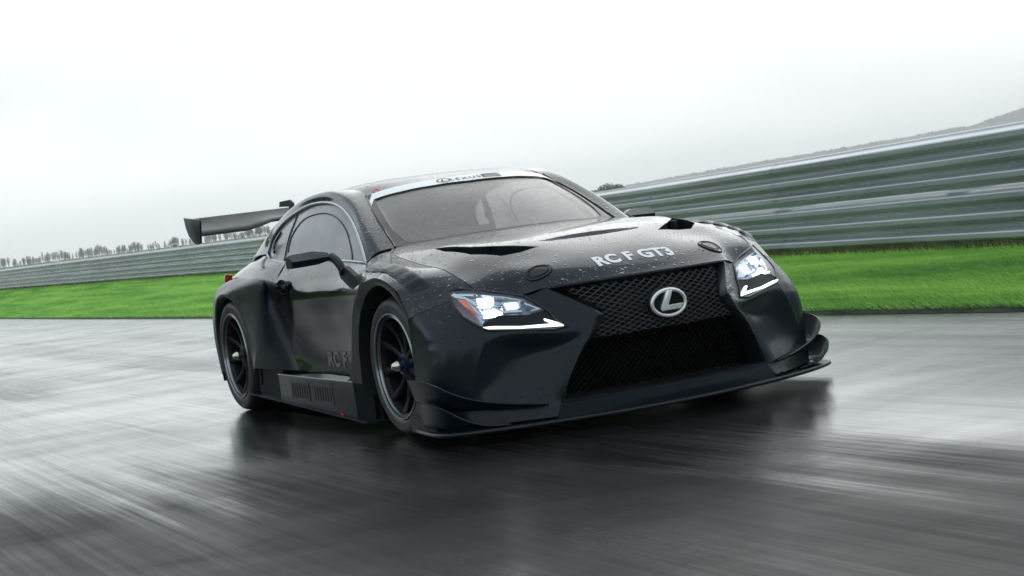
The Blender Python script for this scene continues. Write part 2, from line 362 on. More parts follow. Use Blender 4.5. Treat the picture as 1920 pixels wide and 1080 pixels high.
# cabin ---------------------------------------------------------------
WS = np.array([[(-.44,0,.927),(-.455,.25,.925),(-.49,.47,.918),(-.548,.655,.909)],
 [(-.74,0,1.112),(-.755,.24,1.108),(-.80,.45,1.093),(-.84,.617,1.065)],
 [(-.975,0,1.228),(-.99,.23,1.224),(-1.03,.43,1.207),(-1.06,.572,1.170)],
 [(-1.03,0,1.254),(-1.045,.22,1.250),(-1.085,.41,1.236),(-1.137,.553,1.211)]])
S_ws = surf(full(WS), 10, 8)
RO = np.array([WS[3],
 [(-1.25,0,1.290),(-1.26,.25,1.286),(-1.28,.43,1.275),(-1.30,.545,1.255)],
 [(-1.50,0,1.308),(-1.50,.26,1.304),(-1.50,.44,1.292),(-1.50,.552,1.272)],
 [(-1.85,0,1.305),(-1.85,.26,1.300),(-1.85,.43,1.285),(-1.85,.545,1.262)],
 [(-2.2,0,1.278),(-2.2,.25,1.273),(-2.2,.42,1.260),(-2.2,.530,1.235)],
 [(-2.6,0,1.212),(-2.6,.25,1.208),(-2.6,.41,1.195),(-2.6,.510,1.170)],
 [(-3.0,0,1.10),(-3.0,.25,1.098),(-3.0,.41,1.085),(-3.02,.530,1.058)],
 [(-3.3,0,.985),(-3.3,.25,.983),(-3.28,.45,.965),(-3.22,.63,.925)]])
M_roof = carbon('beaded_roof_carbon', coat=.8, drops=1., big=34.); M_roof.node_tree.nodes['Principled BSDF'].inputs['Coat IOR'].default_value = 1.34
roof = shell('roof', surf(full(RO), 8, 8), M_roof, car, th=.008)
TOPO = np.array([(-.548,.655,.909),(-.84,.617,1.065),(-1.137,.553,1.211),(-1.30,.545,1.255),(-1.50,.552,1.272),(-1.85,.545,1.262),(-2.2,.53,1.235),(-2.6,.51,1.170),(-3.02,.53,1.058),(-3.22,.63,.925)])
DL = np.array([(-.575,.822,.848),(-.775,.765,.972),(-.985,.715,1.078),(-1.20,.685,1.162),(-1.45,.668,1.207),(-1.75,.660,1.218),(-2.03,.660,1.193),(-2.28,.672,1.145),(-2.455,.70,1.064),(-2.485,.742,.965)])
MID = []
for i, (a, b) in enumerate(zip(TOPO, DL)):
    m_ = (a+b)/2; k = .022+.018*math.sin(math.pi*i/9); MID.append(m_+np.array([.3*k if i < 3 else -.1*k, k, .75*k]))
CB = np.stack([TOPO, np.array(MID), DL], 0)
S_cb = surf(CB, 8, 8)
cabs = {s: shell('cabin_side', side(S_cb, s), M_body, car, th=.01, gap=.001) for s in SIDES}
CW = np.array([[(-.600,.650,.905),(-.600,.745,.893),(-.610,.818,.845)],[(-.500,.690,.896),(-.530,.768,.884),(-.565,.816,.852)],[(-.415,.748,.8795),(-.47,.778,.877),(-.515,.803,.868)]])
for s in SIDES: shell('cowl_corner', side(surf(CW, 5, 5), s), M_body, car, th=.006, gap=0, off=-.0015)
# side glass and its bright outline
BELT = np.array([(-.575,.822,.848),(-.84,.812,.866),(-1.10,.808,.880),(-1.35,.806,.893),(-1.6,.805,.897),(-1.85,.802,.898),(-2.03,.798,.903),(-2.18,.79,.917),(-2.34,.775,.932),(-2.485,.742,.965)])
TOPG = DL.copy()
gl = []
for i in range(10):
    a = BELT[i]; b = TOPG[i]; gl.append([a, (a+b)/2+np.array([0, .018*math.sin(math.pi*i/9), 0]), b])
gl = np.swapaxes(np.array(gl), 0, 1); S_sg = surf(gl, 8, 8); S_sg[..., 1] -= .012
sideglass = {}
outline = np.concatenate([crv(DL, 6), crv(BELT[::-1], 6)[1:-1]])
for s in SIDES:
    g = mk('side_window', side(S_sg, s).reshape(-1, 3), [((i*73+j, i*73+j+1, (i+1)*73+j+1, (i+1)*73+j) if s > 0 else ((i+1)*73+j, (i+1)*73+j+1, i*73+j+1, i*73+j)) for i in range(16) for j in range(72)], M_sideg, car)
    sideglass[s] = g
    tube('window_trim', side(outline, s), .0085, M_trim, g, n=8, closed=True)
# windscreen
ws = shell('windscreen', S_ws, M_wind, car, th=.004, gap=.004, off=-.004)
# quarter above rear wing
Q = np.array([
 [(-1.985,.88,.775),(-2.35,.865,.825),(-2.85,.82,.825),(-3.40,.76,.79)],
 [(-1.955,.85,.845),(-2.30,.835,.885),(-2.80,.79,.885),(-3.36,.72,.85)],
 [(-1.93,.812,.897),(-2.22,.79,.922),(-2.485,.742,.965),(-3.22,.63,.925)]])
Q2 = np.array([Q[0], Q[1], [(-1.93,.812,.898),(-2.18,.797,.917),(-2.50,.755,.955),(-3.22,.63,.925)]])
for s in SIDES: shell('rear_quarter', side(surf(Q2, 8, 10), s), M_body, car, th=.008, gap=.001)
# rear wing panel (flared arch)
lipr = [(-2.33,.975,.265),(-2.315,.985,.42),(-2.335,.99,.57),(-2.42,1.0,.675),(-2.55,1.0,.73),(-2.73,1.0,.752),(-2.93,.985,.715),(-3.07,.97,.60),(-3.12,.962,.45),(-3.10,.955,.235)]
ridr = [(-2.27,.985,.285),(-2.09,.985,.44),(-2.035,.985,.585),(-2.015,.98,.71),(-2.03,.97,.815),(-2.45,.965,.812),(-2.95,.955,.785),(-3.16,.95,.66),(-3.22,.95,.46),(-3.17,.948,.222)]
midr = [(-2.0,.945,.275),(-1.965,.94,.42),(-1.965,.935,.58),(-1.98,.93,.70),(-2.0,.925,.805),(-2.40,.92,.835),(-2.90,.89,.825),(-3.30,.87,.72),(-3.42,.87,.48),(-3.38,.87,.222)]
outr = [(-1.73,.885,.268),(-1.80,.88,.36),(-1.905,.88,.505),(-1.965,.88,.65),(-1.985,.88,.775),(-2.35,.865,.825),(-2.85,.82,.825),(-3.40,.76,.79),(-3.58,.75,.5),(-3.55,.75,.222)]
RF = np.array([outr, midr, ridr, lipr]); S_rf = surf(RF, 7, 7)
lipi = [(a[0]+(-2.72-a[0])*.07, a[1]-.012, a[2]+(.34-a[2])*.06) for a in lipr]
for s in SIDES:
    rw = shell('rear_wing_panel', side(S_rf, s), M_side, car, th=.008, gap=.002)
    flange('arch_lip', lipr, lipi, s, rw, depth=.12)
# door
D = np.array([
 [(-.585,.818,.850),(-.9,.812,.869),(-1.4,.808,.894),(-1.93,.812,.897)],
 [(-.472,.872,.808),(-.9,.848,.80),(-1.4,.854,.80),(-1.985,.88,.775)],
 [(-.40,.93,.70),(-.9,.888,.70),(-1.4,.888,.69),(-1.965,.88,.65)],
 [(-.42,.90,.52),(-.9,.872,.51),(-1.4,.872,.505),(-1.905,.88,.505)],
 [(-.42,.875,.37),(-.9,.858,.36),(-1.4,.858,.36),(-1.80,.88,.36)],
 [(-.42,.87,.255),(-.9,.860,.255),(-1.4,.862,.255),(-1.73,.885,.268)]])
S_door = surf(D, 8, 10)
doors = {s: shell('door', side(S_door, s), M_door, car, th=.008, gap=.003) for s in SIDES}
#@@PART2
bpy.context.view_layer.update()
def bvh(S):
    a, b = S.shape[:2]; V = [tuple(v) for v in S.reshape(-1, 3)]
    F = [(i*b+j, (i+1)*b+j, (i+1)*b+j+1, i*b+j+1) for i in range(a-1) for j in range(b-1)]
    return BVHTree.FromPolygons(V, F)
B_hood = bvh(S_hood); B_roof = bvh(surf(full(RO), 8, 8)); B_ws = bvh(S_ws)
def drop(B, x, y, off=.0015):
    h = B.ray_cast(Vector((x, y, 2)), Vector((0, 0, -1)))
    if h[0] is None: h = B.find_nearest(Vector((x, y, 1.0)))
    n = h[1] if h[1].z > 0 else -h[1]
    return h[0]+n*off, n

# --- headlights
LD = np.array([.75, .5, .43]); LD /= np.linalg.norm(LD)
LTOP = [(.482,.849,.679),(.529,.81,.683),(.591,.764,.672),(.64,.664,.645),(.708,.573,.614),(.767,.538,.574),(.804,.514,.546),(.783,.601,.534),(.724,.718,.551),(.708,.794,.526),(.704,.815,.512),(.634,.854,.56),(.559,.86,.615)]
LALL = [(.482,.849,.679),(.529,.81,.683),(.591,.764,.672),(.64,.664,.645),(.708,.573,.614),(.767,.538,.574),(.804,.514,.546),(.853,.493,.493),(.889,.465,.462),(.873,.523,.454),(.739,.788,.489),(.704,.815,.512),(.634,.854,.56),(.559,.86,.615)]
LBEZ = [(.804,.514,.546),(.853,.493,.493),(.889,.465,.462),(.873,.523,.454),(.739,.788,.489),(.704,.815,.512),(.708,.794,.526),(.724,.718,.551),(.783,.601,.534)]
for s in SIDES:
    sg = np.array([1, s, 1.]); d = LD*sg
    P = lambda q, o=0.: np.array(q, float)*sg+d*o
    top = P(LTOP)
    lamp = None
    # inner bowl, pushed back into the body
    back = P(LALL, -.045); c0 = back.mean(0); V = list(P(LALL, -.001))+list(c0+(back-c0)*.97)+[c0]; n = len(LALL)
    F = [(i, (i+1) % n, (i+1) % n+n, i+n) for i in range(n)]+[(i+n, (i+1) % n+n, 2*n) for i in range(n)]
    lamp = mk('headlight', V, F, M_gloss, car, smooth=False)
    for nm, Sx, th in (('lens', S_ba, .003), ('lens', S_bb, .003), ('lens', S_fend, .003)):
        o = shell(nm, side(Sx, s), M_lens, lamp, th=th, gap=0, off=.001); cut(o, P(LTOP), d, .15, .15, 'INTERSECT')
        if not len(o.data.polygons): bpy.data.objects.remove(o)
    o = shell('bezel', side(S_ba, s), M_black, lamp, th=.004, gap=0, off=-.004); cut(o, P(LBEZ), d, .15, .15, 'INTERSECT')
    for o in (hood, fenders[s], bumpers[s], bsides[s]): cut(o, P(LALL), d, .12, .12)
    slab0 = P([(a_, b_, c_) for a_, b_, c_ in LTOP], -.034); cc = slab0.mean(0); mk('lamp_liner', list(cc+(slab0-cc)*.96)+[cc], [(i, (i+1) % 13, 13) for i in range(13)], M_liner, lamp, smooth=False)
    tube('lamp_gasket', P(LALL), .0065, M_gloss, lamp, n=8, closed=True)
    # daytime strip, an L with its point towards the grille
    DR = [(.723,.801,.503),(.735,.787,.495),(.790,.675,.479),(.880,.478,.466),(.860,.494,.480),(.824,.542,.505),(.828,.547,.501),(.856,.514,.478),(.793,.645,.485),(.741,.755,.501)]
    V = list(P(DR, .010))+list(P(DR, -.006)); n = len(DR)
    F = [(0, 1, 2, 8, 9), (2, 3, 7, 8), (3, 4, 7), (4, 5, 6, 7)]+[(i, (i+1) % n, (i+1) % n+n, i+n) for i in range(n)]
    mk('daytime_running_strip', V, F, M_drl, lamp, smooth=False)
    def slab(nm, pts, o1, o2, m):
        V = list(P(pts, o1))+list(P(pts, o2)); n = len(pts)
        return mk(nm, V, [tuple(range(n)), tuple(range(2*n-1, n-1, -1))]+[(i, (i+1) % n, (i+1) % n+n, i+n) for i in range(n)], m, lamp, smooth=False)
    slab('silver_edge', [(.511,.845,.663),(.535,.839,.652),(.586,.813,.638),(.641,.806,.597),(.698,.792,.543),(.698,.779,.552),(.650,.790,.602),(.598,.797,.640),(.549,.820,.660),(.517,.832,.671)], -.004, -.03, M_lamp)
    slab('silver_edge', [(.526,.833,.666),(.609,.775,.656),(.668,.666,.630),(.727,.577,.599),(.727,.577,.594),(.664,.672,.622),(.606,.779,.648),(.526,.836,.659)], -.004, -.03, M_lamp)
    slab('silver_edge', [(.697,.79,.548),(.735,.712,.541),(.737,.705,.536),(.701,.79,.541)], -.004, -.03, M_lamp)
    slab('silver_edge', [(.691,.723,.591),(.723,.696,.567),(.759,.618,.558),(.762,.62,.551),(.727,.699,.558),(.695,.728,.583)], -.004, -.03, M_lamp)
    slab('silver_edge', [(.734,.585,.590),(.791,.536,.552),(.772,.587,.549),(.772,.575,.554),(.779,.553,.557),(.735,.592,.585)], -.004, -.02, M_lamp)
    slab('amber_reflector', [(.552,.836,.644),(.587,.814,.634),(.626,.810,.607),(.685,.793,.559),(.647,.812,.584),(.600,.828,.612)], -.006, -.02, M_amber)
    # lamp boxes: silver frames with the emitter inside
    for box, led, m in (([(.598,.799,.640),(.654,.702,.633),(.688,.718,.596),(.649,.797,.598)], [(.624,.773,.637),(.648,.722,.631),(.676,.725,.605),(.655,.775,.606)], M_led),
                        ([(.664,.788,.591),(.704,.689,.589),(.739,.703,.539),(.702,.786,.542)], [(.680,.772,.580),(.707,.705,.578),(.732,.713,.547),(.702,.774,.548)], M_led),
                        ([(.686,.683,.608),(.718,.600,.603),(.746,.617,.571),(.722,.682,.570)], [(.696,.672,.601),(.716,.618,.597),(.737,.628,.575),(.720,.672,.576)], M_led2)):
        A = P(box, -.012); Bk = P(led, -.022); V = list(A)+list(Bk); 
        mk('lamp_reflector', V, [(i, (i+1) % 4, (i+1) % 4+4, i+4) for i in range(4)]+[(4, 5, 6, 7)], M_lamp, lamp, smooth=False)
        slab('led_module', led, -.017, -.026, m)

# --- grille
GE = BA[:9, 0]; GC = np.array([(.872,0,.647),(.940,0,.582),(.985,0,.515),(.998,0,.483),(1.004,0,.45),(1.007,0,.41),(1.005,0,.345),(.998,0,.235),(.985,0,.125)])
tz = np.linspace(0, 8, 200); gE = np.stack([np.interp(tz, range(9), GE[:, k]) for k in range(3)], 1); gC = np.stack([np.interp(tz, range(9), GC[:, k]) for k in range(3)], 1)
def gx(y, z):
    k = np.interp(-z, -gC[:, 2], tz); ex = np.interp(k, tz, gE[:, 0]); ey = np.interp(k, tz, gE[:, 1]); cx = np.interp(k, tz, gC[:, 0])
    s_ = min(1.15, abs(y)/ey); return cx+(ex-cx)*s_*s_, ey
loop = [(GC[0][0]+(GE[0][0]-GC[0][0])*t*t, GE[0][1]*t, GC[0][2]+(GE[0][2]-GC[0][2])*t*t) for t in np.linspace(0, 1, 9)[:-1]]
loop += [tuple(q) for q in crv(GE, 4)[:-3]]
loop += [(.912,.550,.135)]+[(GC[8][0]+(GE[8][0]-GC[8][0])*t*t, GE[8][1]*t, .125+.004*t) for t in np.linspace(.96, 0, 10)]
loop = np.array(loop); LO = np.concatenate([loop, mir(loop[1:-1])[::-1]])
def sm(t): t = np.clip(t, 0, 1); return t*t*(3-2*t)
def ring(P, ky, kz, dx, dz=0):
    Q_ = P.copy(); ins = (1-ky)*10*(.012+.026*sm((Q_[:, 2]-.2)/.3)); ay = np.abs(Q_[:, 1]); Q_[:, 1] = np.sign(Q_[:, 1])*(ay-ins*np.clip(ay/.25, 0, 1))
    Q_[:, 2] += np.where(Q_[:, 2] > .38, -.30, .16)*(1-kz)*np.clip(np.abs(Q_[:, 2]-.38)/.2, 0, 1)+dz; Q_[:, 0] += dx; return Q_
rs = [ring(LO, 1, 1, .001), ring(LO, .985, .985, .004), ring(LO, .915, .935, -.004), ring(LO, .895, .925, -.018), ring(LO, .895, .925, -.13)]
V = np.concatenate(rs); n = len(LO); F = [(k*n+i, k*n+(i+1) % n, (k+1)*n+(i+1) % n, (k+1)*n+i) for k in range(4) for i in range(n)]
grille = mk('grille_frame', V, F, M_satin, car, ang=50)
mk('grille_backing', list(rs[4])+[(.86, 0, .38)], [(i, (i+1) % n, n) for i in range(n)], M_dark, grille, smooth=False)
M_mesh = mat('grille_mesh', (.16, .17, .19), .3, .7); M_mesh2 = mat('honeycomb', (.0006, .0008, .001), .9, spec=.02)
def lattice(name, cw, ch, z0, z1, ins, dx, wd, dp, m, arc=0):
    V = []; F = []
    for sg in (1, -1):
        for k in range(-60, 61):
            pts = []
            def flush():
                if len(pts) > 1:
                    b = len(V)
                    for (x, y, z) in pts:
                        for a, c in ((0, wd), (-dp, wd), (-dp, -wd), (0, -wd)): V.append((x+a, y, z+c))
                    for i in range(len(pts)-1):
                        for j in range(4): F.append((b+i*4+j, b+i*4+(j+1) % 4, b+i*4+4+(j+1) % 4, b+i*4+4+j))
                pts.clear()
            for y in np.arange(-.56, .561, .012):
                z = .5+ch*(k+sg*y/cw)
                if not z0 < z < z1: flush(); continue
                x, ey = gx(y, z)
                if abs(y) > ey-1.05*(.012+.026*float(sm((z-.2)/.3)))-ins: flush(); continue
                pts.append((x+dx, y, z))
            flush()
    o = mk(name, V, F, m, grille, smooth=False); o['kind'] = 'stuff'; return o
lattice('grille_mesh', .050, .0215, .392, .624, .003, -.022, .0012, .018, M_mesh)
lattice('lower_mesh', .030, .030, .150, .390, .003, -.105, .003, .01, M_mesh2)
# emblem: oval ring and slanted letter shape, chrome on a black shield
EX = 1.012
def ell(a, b, n=48, x=EX, cz=.501): return np.array([(x-.06*(a*math.cos(t))**2/.01*.1, a*math.cos(t), cz+b*math.sin(t)) for t in np.linspace(0, 2*math.pi, n, endpoint=False)])
em = mk('emblem', list(ell(.094, .064))+list(ell(.094, .064, x=EX-.03))+[(EX+.004, 0, .501)], [(i, (i+1) % 48, 96) for i in range(48)]+[(i+48, (i+1) % 48+48, (i+1) % 48, i) for i in range(48)], M_gloss, grille)
tube('emblem_ring', ell(.088, .059, x=EX+.005), .0085, M_emb, em, n=10, closed=True)
tube('emblem_rim', ell(.097, .067, x=EX-.004), .004, M_satin, em, n=8, closed=True)
LP = [(-.004,.052),(.014,.052),(-.022,-.012),(.062,-.012),(.062,-.014),(.058,-.030),(-.040,-.030),(-.044,-.026),(-.044,-.018)]
LP = [(-.012,.056),(.022,.056),(-.010,-.010),(.068,-.010),(.056,-.034),(-.044,-.034),(-.050,-.022)]
extrude_poly('emblem_letter', [(EX+.014, a, .501+b) for a, b in LP], (1, 0, 0), .012, M_emb, em, bevel=.0025)
# lower lip under the grille
LPp = np.array([[(.985,0,.127),(.972,.25,.128),(.907,.556,.132)],[(1.0,0,.100),(.985,.26,.100),(.916,.572,.103)],[(1.005,0,.062),(.99,.27,.062),(.925,.59,.062)]])
shell('lower_lip', surf(full(LPp), 4, 8), M_lower, car, th=.01, gap=0)

# --- front splitter, canards, end strakes
SPH = crv(np.array([(.30,1.03,0),(.50,1.058,0),(.655,1.068,0),(.73,1.045,0),(.80,.96,0),(.885,.80,0),(.955,.60,0),(1.01,.38,0),(1.04,.18,0),(1.048,0,0)]), 4)
poly = [(x, y, .064) for x, y, _ in SPH]+[(x, -y, .064) for x, y, _ in SPH[::-1][1:]]
spl = extrude_poly('splitter', poly, (0, 0, 1), .020, M_lower, car, bevel=.006)
eg = np.array(poly)[2:-2]; eg[:, 2] = .056; tube('splitter_edge', eg, .010, M_satin, spl, n=8)
CU = np.array([[(.40,1.0,.165),(.55,1.0,.155),(.66,.965,.148),(.72,.912,.144),(.78,.82,.140),(.83,.735,.137),(.875,.66,.133),(.897,.61,.131)],
               [(.42,1.05,.20),(.56,1.045,.19),(.67,1.02,.180),(.735,.96,.165),(.795,.87,.150),(.845,.77,.143),(.89,.675,.137),(.903,.615,.133)],
               [(.43,1.082,.302),(.575,1.075,.299),(.685,1.052,.274),(.755,.997,.230),(.805,.905,.190),(.855,.79,.162),(.90,.69,.146),(.910,.62,.136)]])
CLo = np.array([[(.46,1.03,.070),(.60,1.02,.070),(.69,.985,.068),(.75,.93,.066),(.79,.86,.066),(.835,.78,.064)],
               [(.48,1.055,.10),(.62,1.05,.10),(.71,1.025,.09),(.775,.965,.08),(.81,.88,.072),(.842,.785,.066)],
               [(.52,1.072,.196),(.64,1.074,.194),(.74,1.05,.170),(.80,.99,.120),(.83,.90,.082),(.85,.79,.068)]])
for s in SIDES:
    shell('canard', side(surf(CU, 5, 6), s), M_side, car, th=.007, gap=0); shell('canard', side(surf(CLo, 5, 6), s), M_side, car, th=.007, gap=0)
    extrude_poly('strake', side(np.array([(.30,1.034,.135),(.375,1.034,.125),(.60,1.034,.064),(.60,1.034,.046),(.28,1.034,.046)]), s), (0, s, 0), .006, M_satin, car)
    Bb = bvh(side(S_ba, s)); pts = [Bb.find_nearest(Vector(q))[0]+Vector((.002, s*.001, .001)) for q in side(crv(np.array([(.745,.885,.165),(.80,.785,.150),(.855,.69,.142),(.89,.63,.140)]), 5), s)]
    tube('intake_slot', pts, [.007*math.sin(.25+2.7*i/15)+.002 for i in range(len(pts))], M_dark, bumpers[s], n=6)

# --- wheels
def wheel(x, rad, wid, s, blue):
    yo = .970*s; z = rad; cen = (x, yo, z); q = rad/.34
    pr = [(.252*q,.020),(.262*q,.010),(.275*q,.003),(.295*q,.0),(.315*q,.006),(.329*q,.020),(.3375*q,.045),(.34*q,.075),(.34*q,wid-.07),(.336*q,wid-.04),(.315*q,wid-.005),(.26*q,wid),(.25*q,wid-.03)]
    rim = lathe('wheel', [(.256*q,.016),(.250*q,.010),(.244*q,.014),(.238*q,.03),(.232*q,.05),(.226*q,.10),(.224*q,.2),(.245*q,wid-.02)], M_rim, car, center=cen, sgn=-s, n=72)
    lathe('tyre', pr, M_tyre, rim, center=cen, sgn=-s, n=96, ang=50)
    lathe('rim_lip', [(.263*q,.006),(.259*q,.0005),(.254*q,.002),(.252*q,.010)], M_lip, rim, center=cen, sgn=-s, n=72)
    lathe('rim_lip', [(.243*q,.014),(.240*q,.012),(.237*q,.018),(.236*q,.028)], M_lip, rim, center=cen, sgn=-s, n=72)
    lathe('rim_red_reflection', [(.2355*q,.034),(.2315*q,.050)], M_redring, rim, center=cen, sgn=-s, n=72)  # red reflection on the inner rim, painted as a dark ring
    for k in range(10):
        a = 2*math.pi*k/10+.17; ca, sa = math.cos(a), math.sin(a); V = []
        for rr, w_, d0, d1 in ((.045*q,.020,.055,.095),(.10*q,.015,.066,.10),(.17*q,.014,.058,.09),(.233*q,.022,.030,.065)):
            for ww, dd in ((-w_, d0+.006), (-w_*.45, d0), (w_*.45, d0), (w_, d0+.006), (w_, d1), (-w_, d1)):
                V.append((x+rr*ca-ww*sa, yo-s*dd, z+rr*sa+ww*ca))
        F = [(i*6+j, i*6+(j+1) % 6, i*6+6+(j+1) % 6, i*6+6+j) for i in range(3) for j in range(6)]+[(0, 1, 2, 3, 4, 5), (23, 22, 21, 20, 19, 18)]
        mk('spoke', V, F, M_rim, rim, ang=40)
    lathe('hub', [(0,.045),(.03,.045),(.048,.050),(.058,.058),(.060,.11)], M_rim, rim, center=cen, sgn=-s, n=40)
    if blue: lathe('hub_ring', [(.036,.040),(.040,.038),(.042,.044),(.042,.052)], M_blue, rim, center=cen, sgn=-s, n=40)
    lathe('wheel_nut', [(0,-.014),(.009,-.013),(.014,-.008),(.025,.012),(.027,.018),(.022,.022),(.020,.05)], M_nut, rim, center=cen, sgn=-s, n=40)
    lathe('brake_disc', [(.06,.16),(.19*q,.155),(.19*q,.185),(.06,.19)], M_disc, rim, center=cen, sgn=-s, n=48)
    a0 = 2.2
    cal = [(x+rr*math.cos(a), yo-s*dd, z+rr*math.sin(a)) for rr in (.14, .215) for a in np.linspace(a0, a0+1.1, 8) for dd in (.13, .215)]
    V = np.array(cal); F = [(i*2, i*2+2, i*2+3, i*2+1) for i in range(7)]+[(16+i*2, 17+i*2, 19+i*2, 18+i*2) for i in range(7)]+[(i*2, 16+i*2, 18+i*2, i*2+2) for i in range(7)]+[(0, 1, 17, 16), (14, 30, 31, 15)]
    mk('brake_caliper', V, F, M_satin, rim, smooth=False)
for s in SIDES: wheel(0, .34, .31, s, True); wheel(-2.73, .353, .32, s, False)
# wheel tubs and arch liners
for s in SIDES:
    for x, rr in ((0, .425), (-2.72, .44)):
        th = np.linspace(-.35, math.pi+.35, 28); V = [(x+rr*math.cos(a), s*y, .33+rr*math.sin(a)) for y in (.55, .985 if x == 0 else .95) for a in th]
        k = len(th); V.append((x, s*.55, .33)); mk('arch_liner', V, [(i, i+1, k+i+1, k+i) for i in range(k-1)]+[(i+1, i, 2*k) for i in range(k-1)], M_dark, fenders[s] if x == 0 else car)
    # closing panel behind the front wheel, seen through the open arch
    mk('arch_closing_panel', [(-.45,s*.60,.05),(-.45,s*.93,.05),(-.40,s*.93,.68),(-.40,s*.60,.80)], [(0, 1, 2, 3)], M_black, car, smooth=False)
boxes('underfloor', [((-1.35, 0, .075), (4.3, 1.1, .03)), ((-1.38, 0, .068), (1.75, 1.80, .03)), ((.58, 0, .078), (.42, 1.35, .02)), ((-3.35, 0, .16), (.4, 1.5, .03))], M_dark, car)

# --- side skirts
M_skirt = mat('skirt_sheet', (.022, .025, .028), .42, spec=.5)
for s in SIDES:
    sk = extrude_poly('side_skirt', side(np.array([(-1.88,.968,.250),(-1.15,.968,.243),(-.63,.968,.240),(-.615,.968,.052),(-1.88,.968,.052)]), s), (0, s, 0), .012, M_skirt, car, bevel=.003)
    extrude_poly('skirt_front_face', [(-.615, s*.962, .238), (-.615, s*.962, .045), (-.42, s*.90, .045), (-.42, s*.90, .238)], (.3, s, 0), .01, M_lower, sk)
    extrude_poly('skirt_rear_face', [(-1.88, s*.962, .248), (-1.95, s*.90, .27), (-1.95, s*.90, .05), (-1.88, s*.962, .05)], (-.5, s, 0), .01, M_lower, sk)
    extrude_poly('skirt_shelf', [(-1.90, s*.962, .252), (-.62, s*.962, .242), (-.43, s*.90, .242), (-.43, s*.82, .252), (-1.80, s*.82, .262)], (0, 0, 1), .008, M_door, sk)
    tube('shelf_lip', [(-1.885, s*.966, .256), (-1.15, s*.966, .249), (-.63, s*.966, .246)], .0035, M_trim, sk, n=6)
    extrude_poly('floor_edge', [(-2.50, s*.985, .125), (-2.40, s*.985, .128), (-1.90, s*.985, .052), (-.46, s*.985, .048), (-.40, s*.95, .048), (-.40, s*.5, .048), (-2.4, s*.5, .10)], (0, 0, 1), .010, M_lower, sk)
    extrude_poly('rear_skirt_panel', side(np.array([(-2.33,.945,.29),(-2.36,.945,.135),(-1.95,.925,.07),(-1.92,.92,.25),(-1.95,.92,.29)]), s), (0, s, 0), .01, M_lower, sk)
    for x0, x1, z1, z0 in ((-1.625, -1.375, .210, .133), (-1.235, -.985, .204, .127)):
        vp = extrude_poly('louvre_plate', [(x0-.035, s*.9715, z1+.014), (x1+.035, s*.9715, z1+.010), (x1+.035, s*.9715, z0-.018), (x0-.035, s*.9715, z0-.012)], (0, s, 0), .003, M_skirt, sk)
        for k in range(7):
            xx = x0+(x1-x0)*k/6
            extrude_poly('vent_slot', [(xx-.009, s*.9725, z1), (xx+.007, s*.9725, z1), (xx+.007, s*.9725, z0), (xx-.009, s*.9725, z0)], (0, s, 0), .002, M_dark, sk)
            V = [(xx+.010, s*.972, z1), (xx+.010, s*.972, z0), (xx-.004, s*.984, z0+.006), (xx-.004, s*.984, z1-.006), (xx+.018, s*.972, z0), (xx+.018, s*.972, z1)]
    V = []; F = []
    for x, z in [(-1.80,.075),(-1.56,.073),(-1.32,.072),(-1.08,.072),(-.84,.072),(-.66,.07),(-1.66,.235),(-1.5,.234),(-1.35,.232),(-1.28,.231),(-1.1,.23),(-.95,.228)]:
        b = len(V); V += [(x+.011*math.cos(a), s*.974, z+.007*math.sin(a)) for a in np.linspace(0, 2*math.pi, 8, endpoint=False)]; F.append(tuple(range(b, b+8)))
    o = mk('rivet', V, F, M_black, sk, smooth=False); o['kind'] = 'stuff'
    for x, z, a in ((-.835, .064, .05), (-1.90, .066, .06)):
        extrude_poly('red_jack_mark', [(x-a*.5, s*.9745, z+.010), (x+a*.5, s*.9745, z+.010), (x+a*.3, s*.9745, z-.008), (x-a*.2, s*.9745, z-.008)], (0, s, 0), .002, M_red, sk)
    extrude_poly('door_fin', side(np.array([(-.47,.957,.662),(-.398,.957,.690),(-.335,.957,.678),(-.345,.957,.62),(-.40,.957,.56),(-.455,.957,.473),(-.50,.957,.35),(-.511,.957,.237),(-.749,.957,.242),(-.69,.957,.262),(-.625,.957,.36),(-.575,.957,.47),(-.53,.957,.58)]), s), (0, s, 0), .006, M_satin, car)
    mk('fin_bridge', side(np.array([(-.47,.957,.662),(-.40,.957,.69),(-.335,.957,.68),(-.33,.995,.66),(-.42,.90,.72),(-.52,.89,.66)]), s), [(0, 1, 4, 5), (1, 2, 3, 4)], M_body, car, smooth=False)

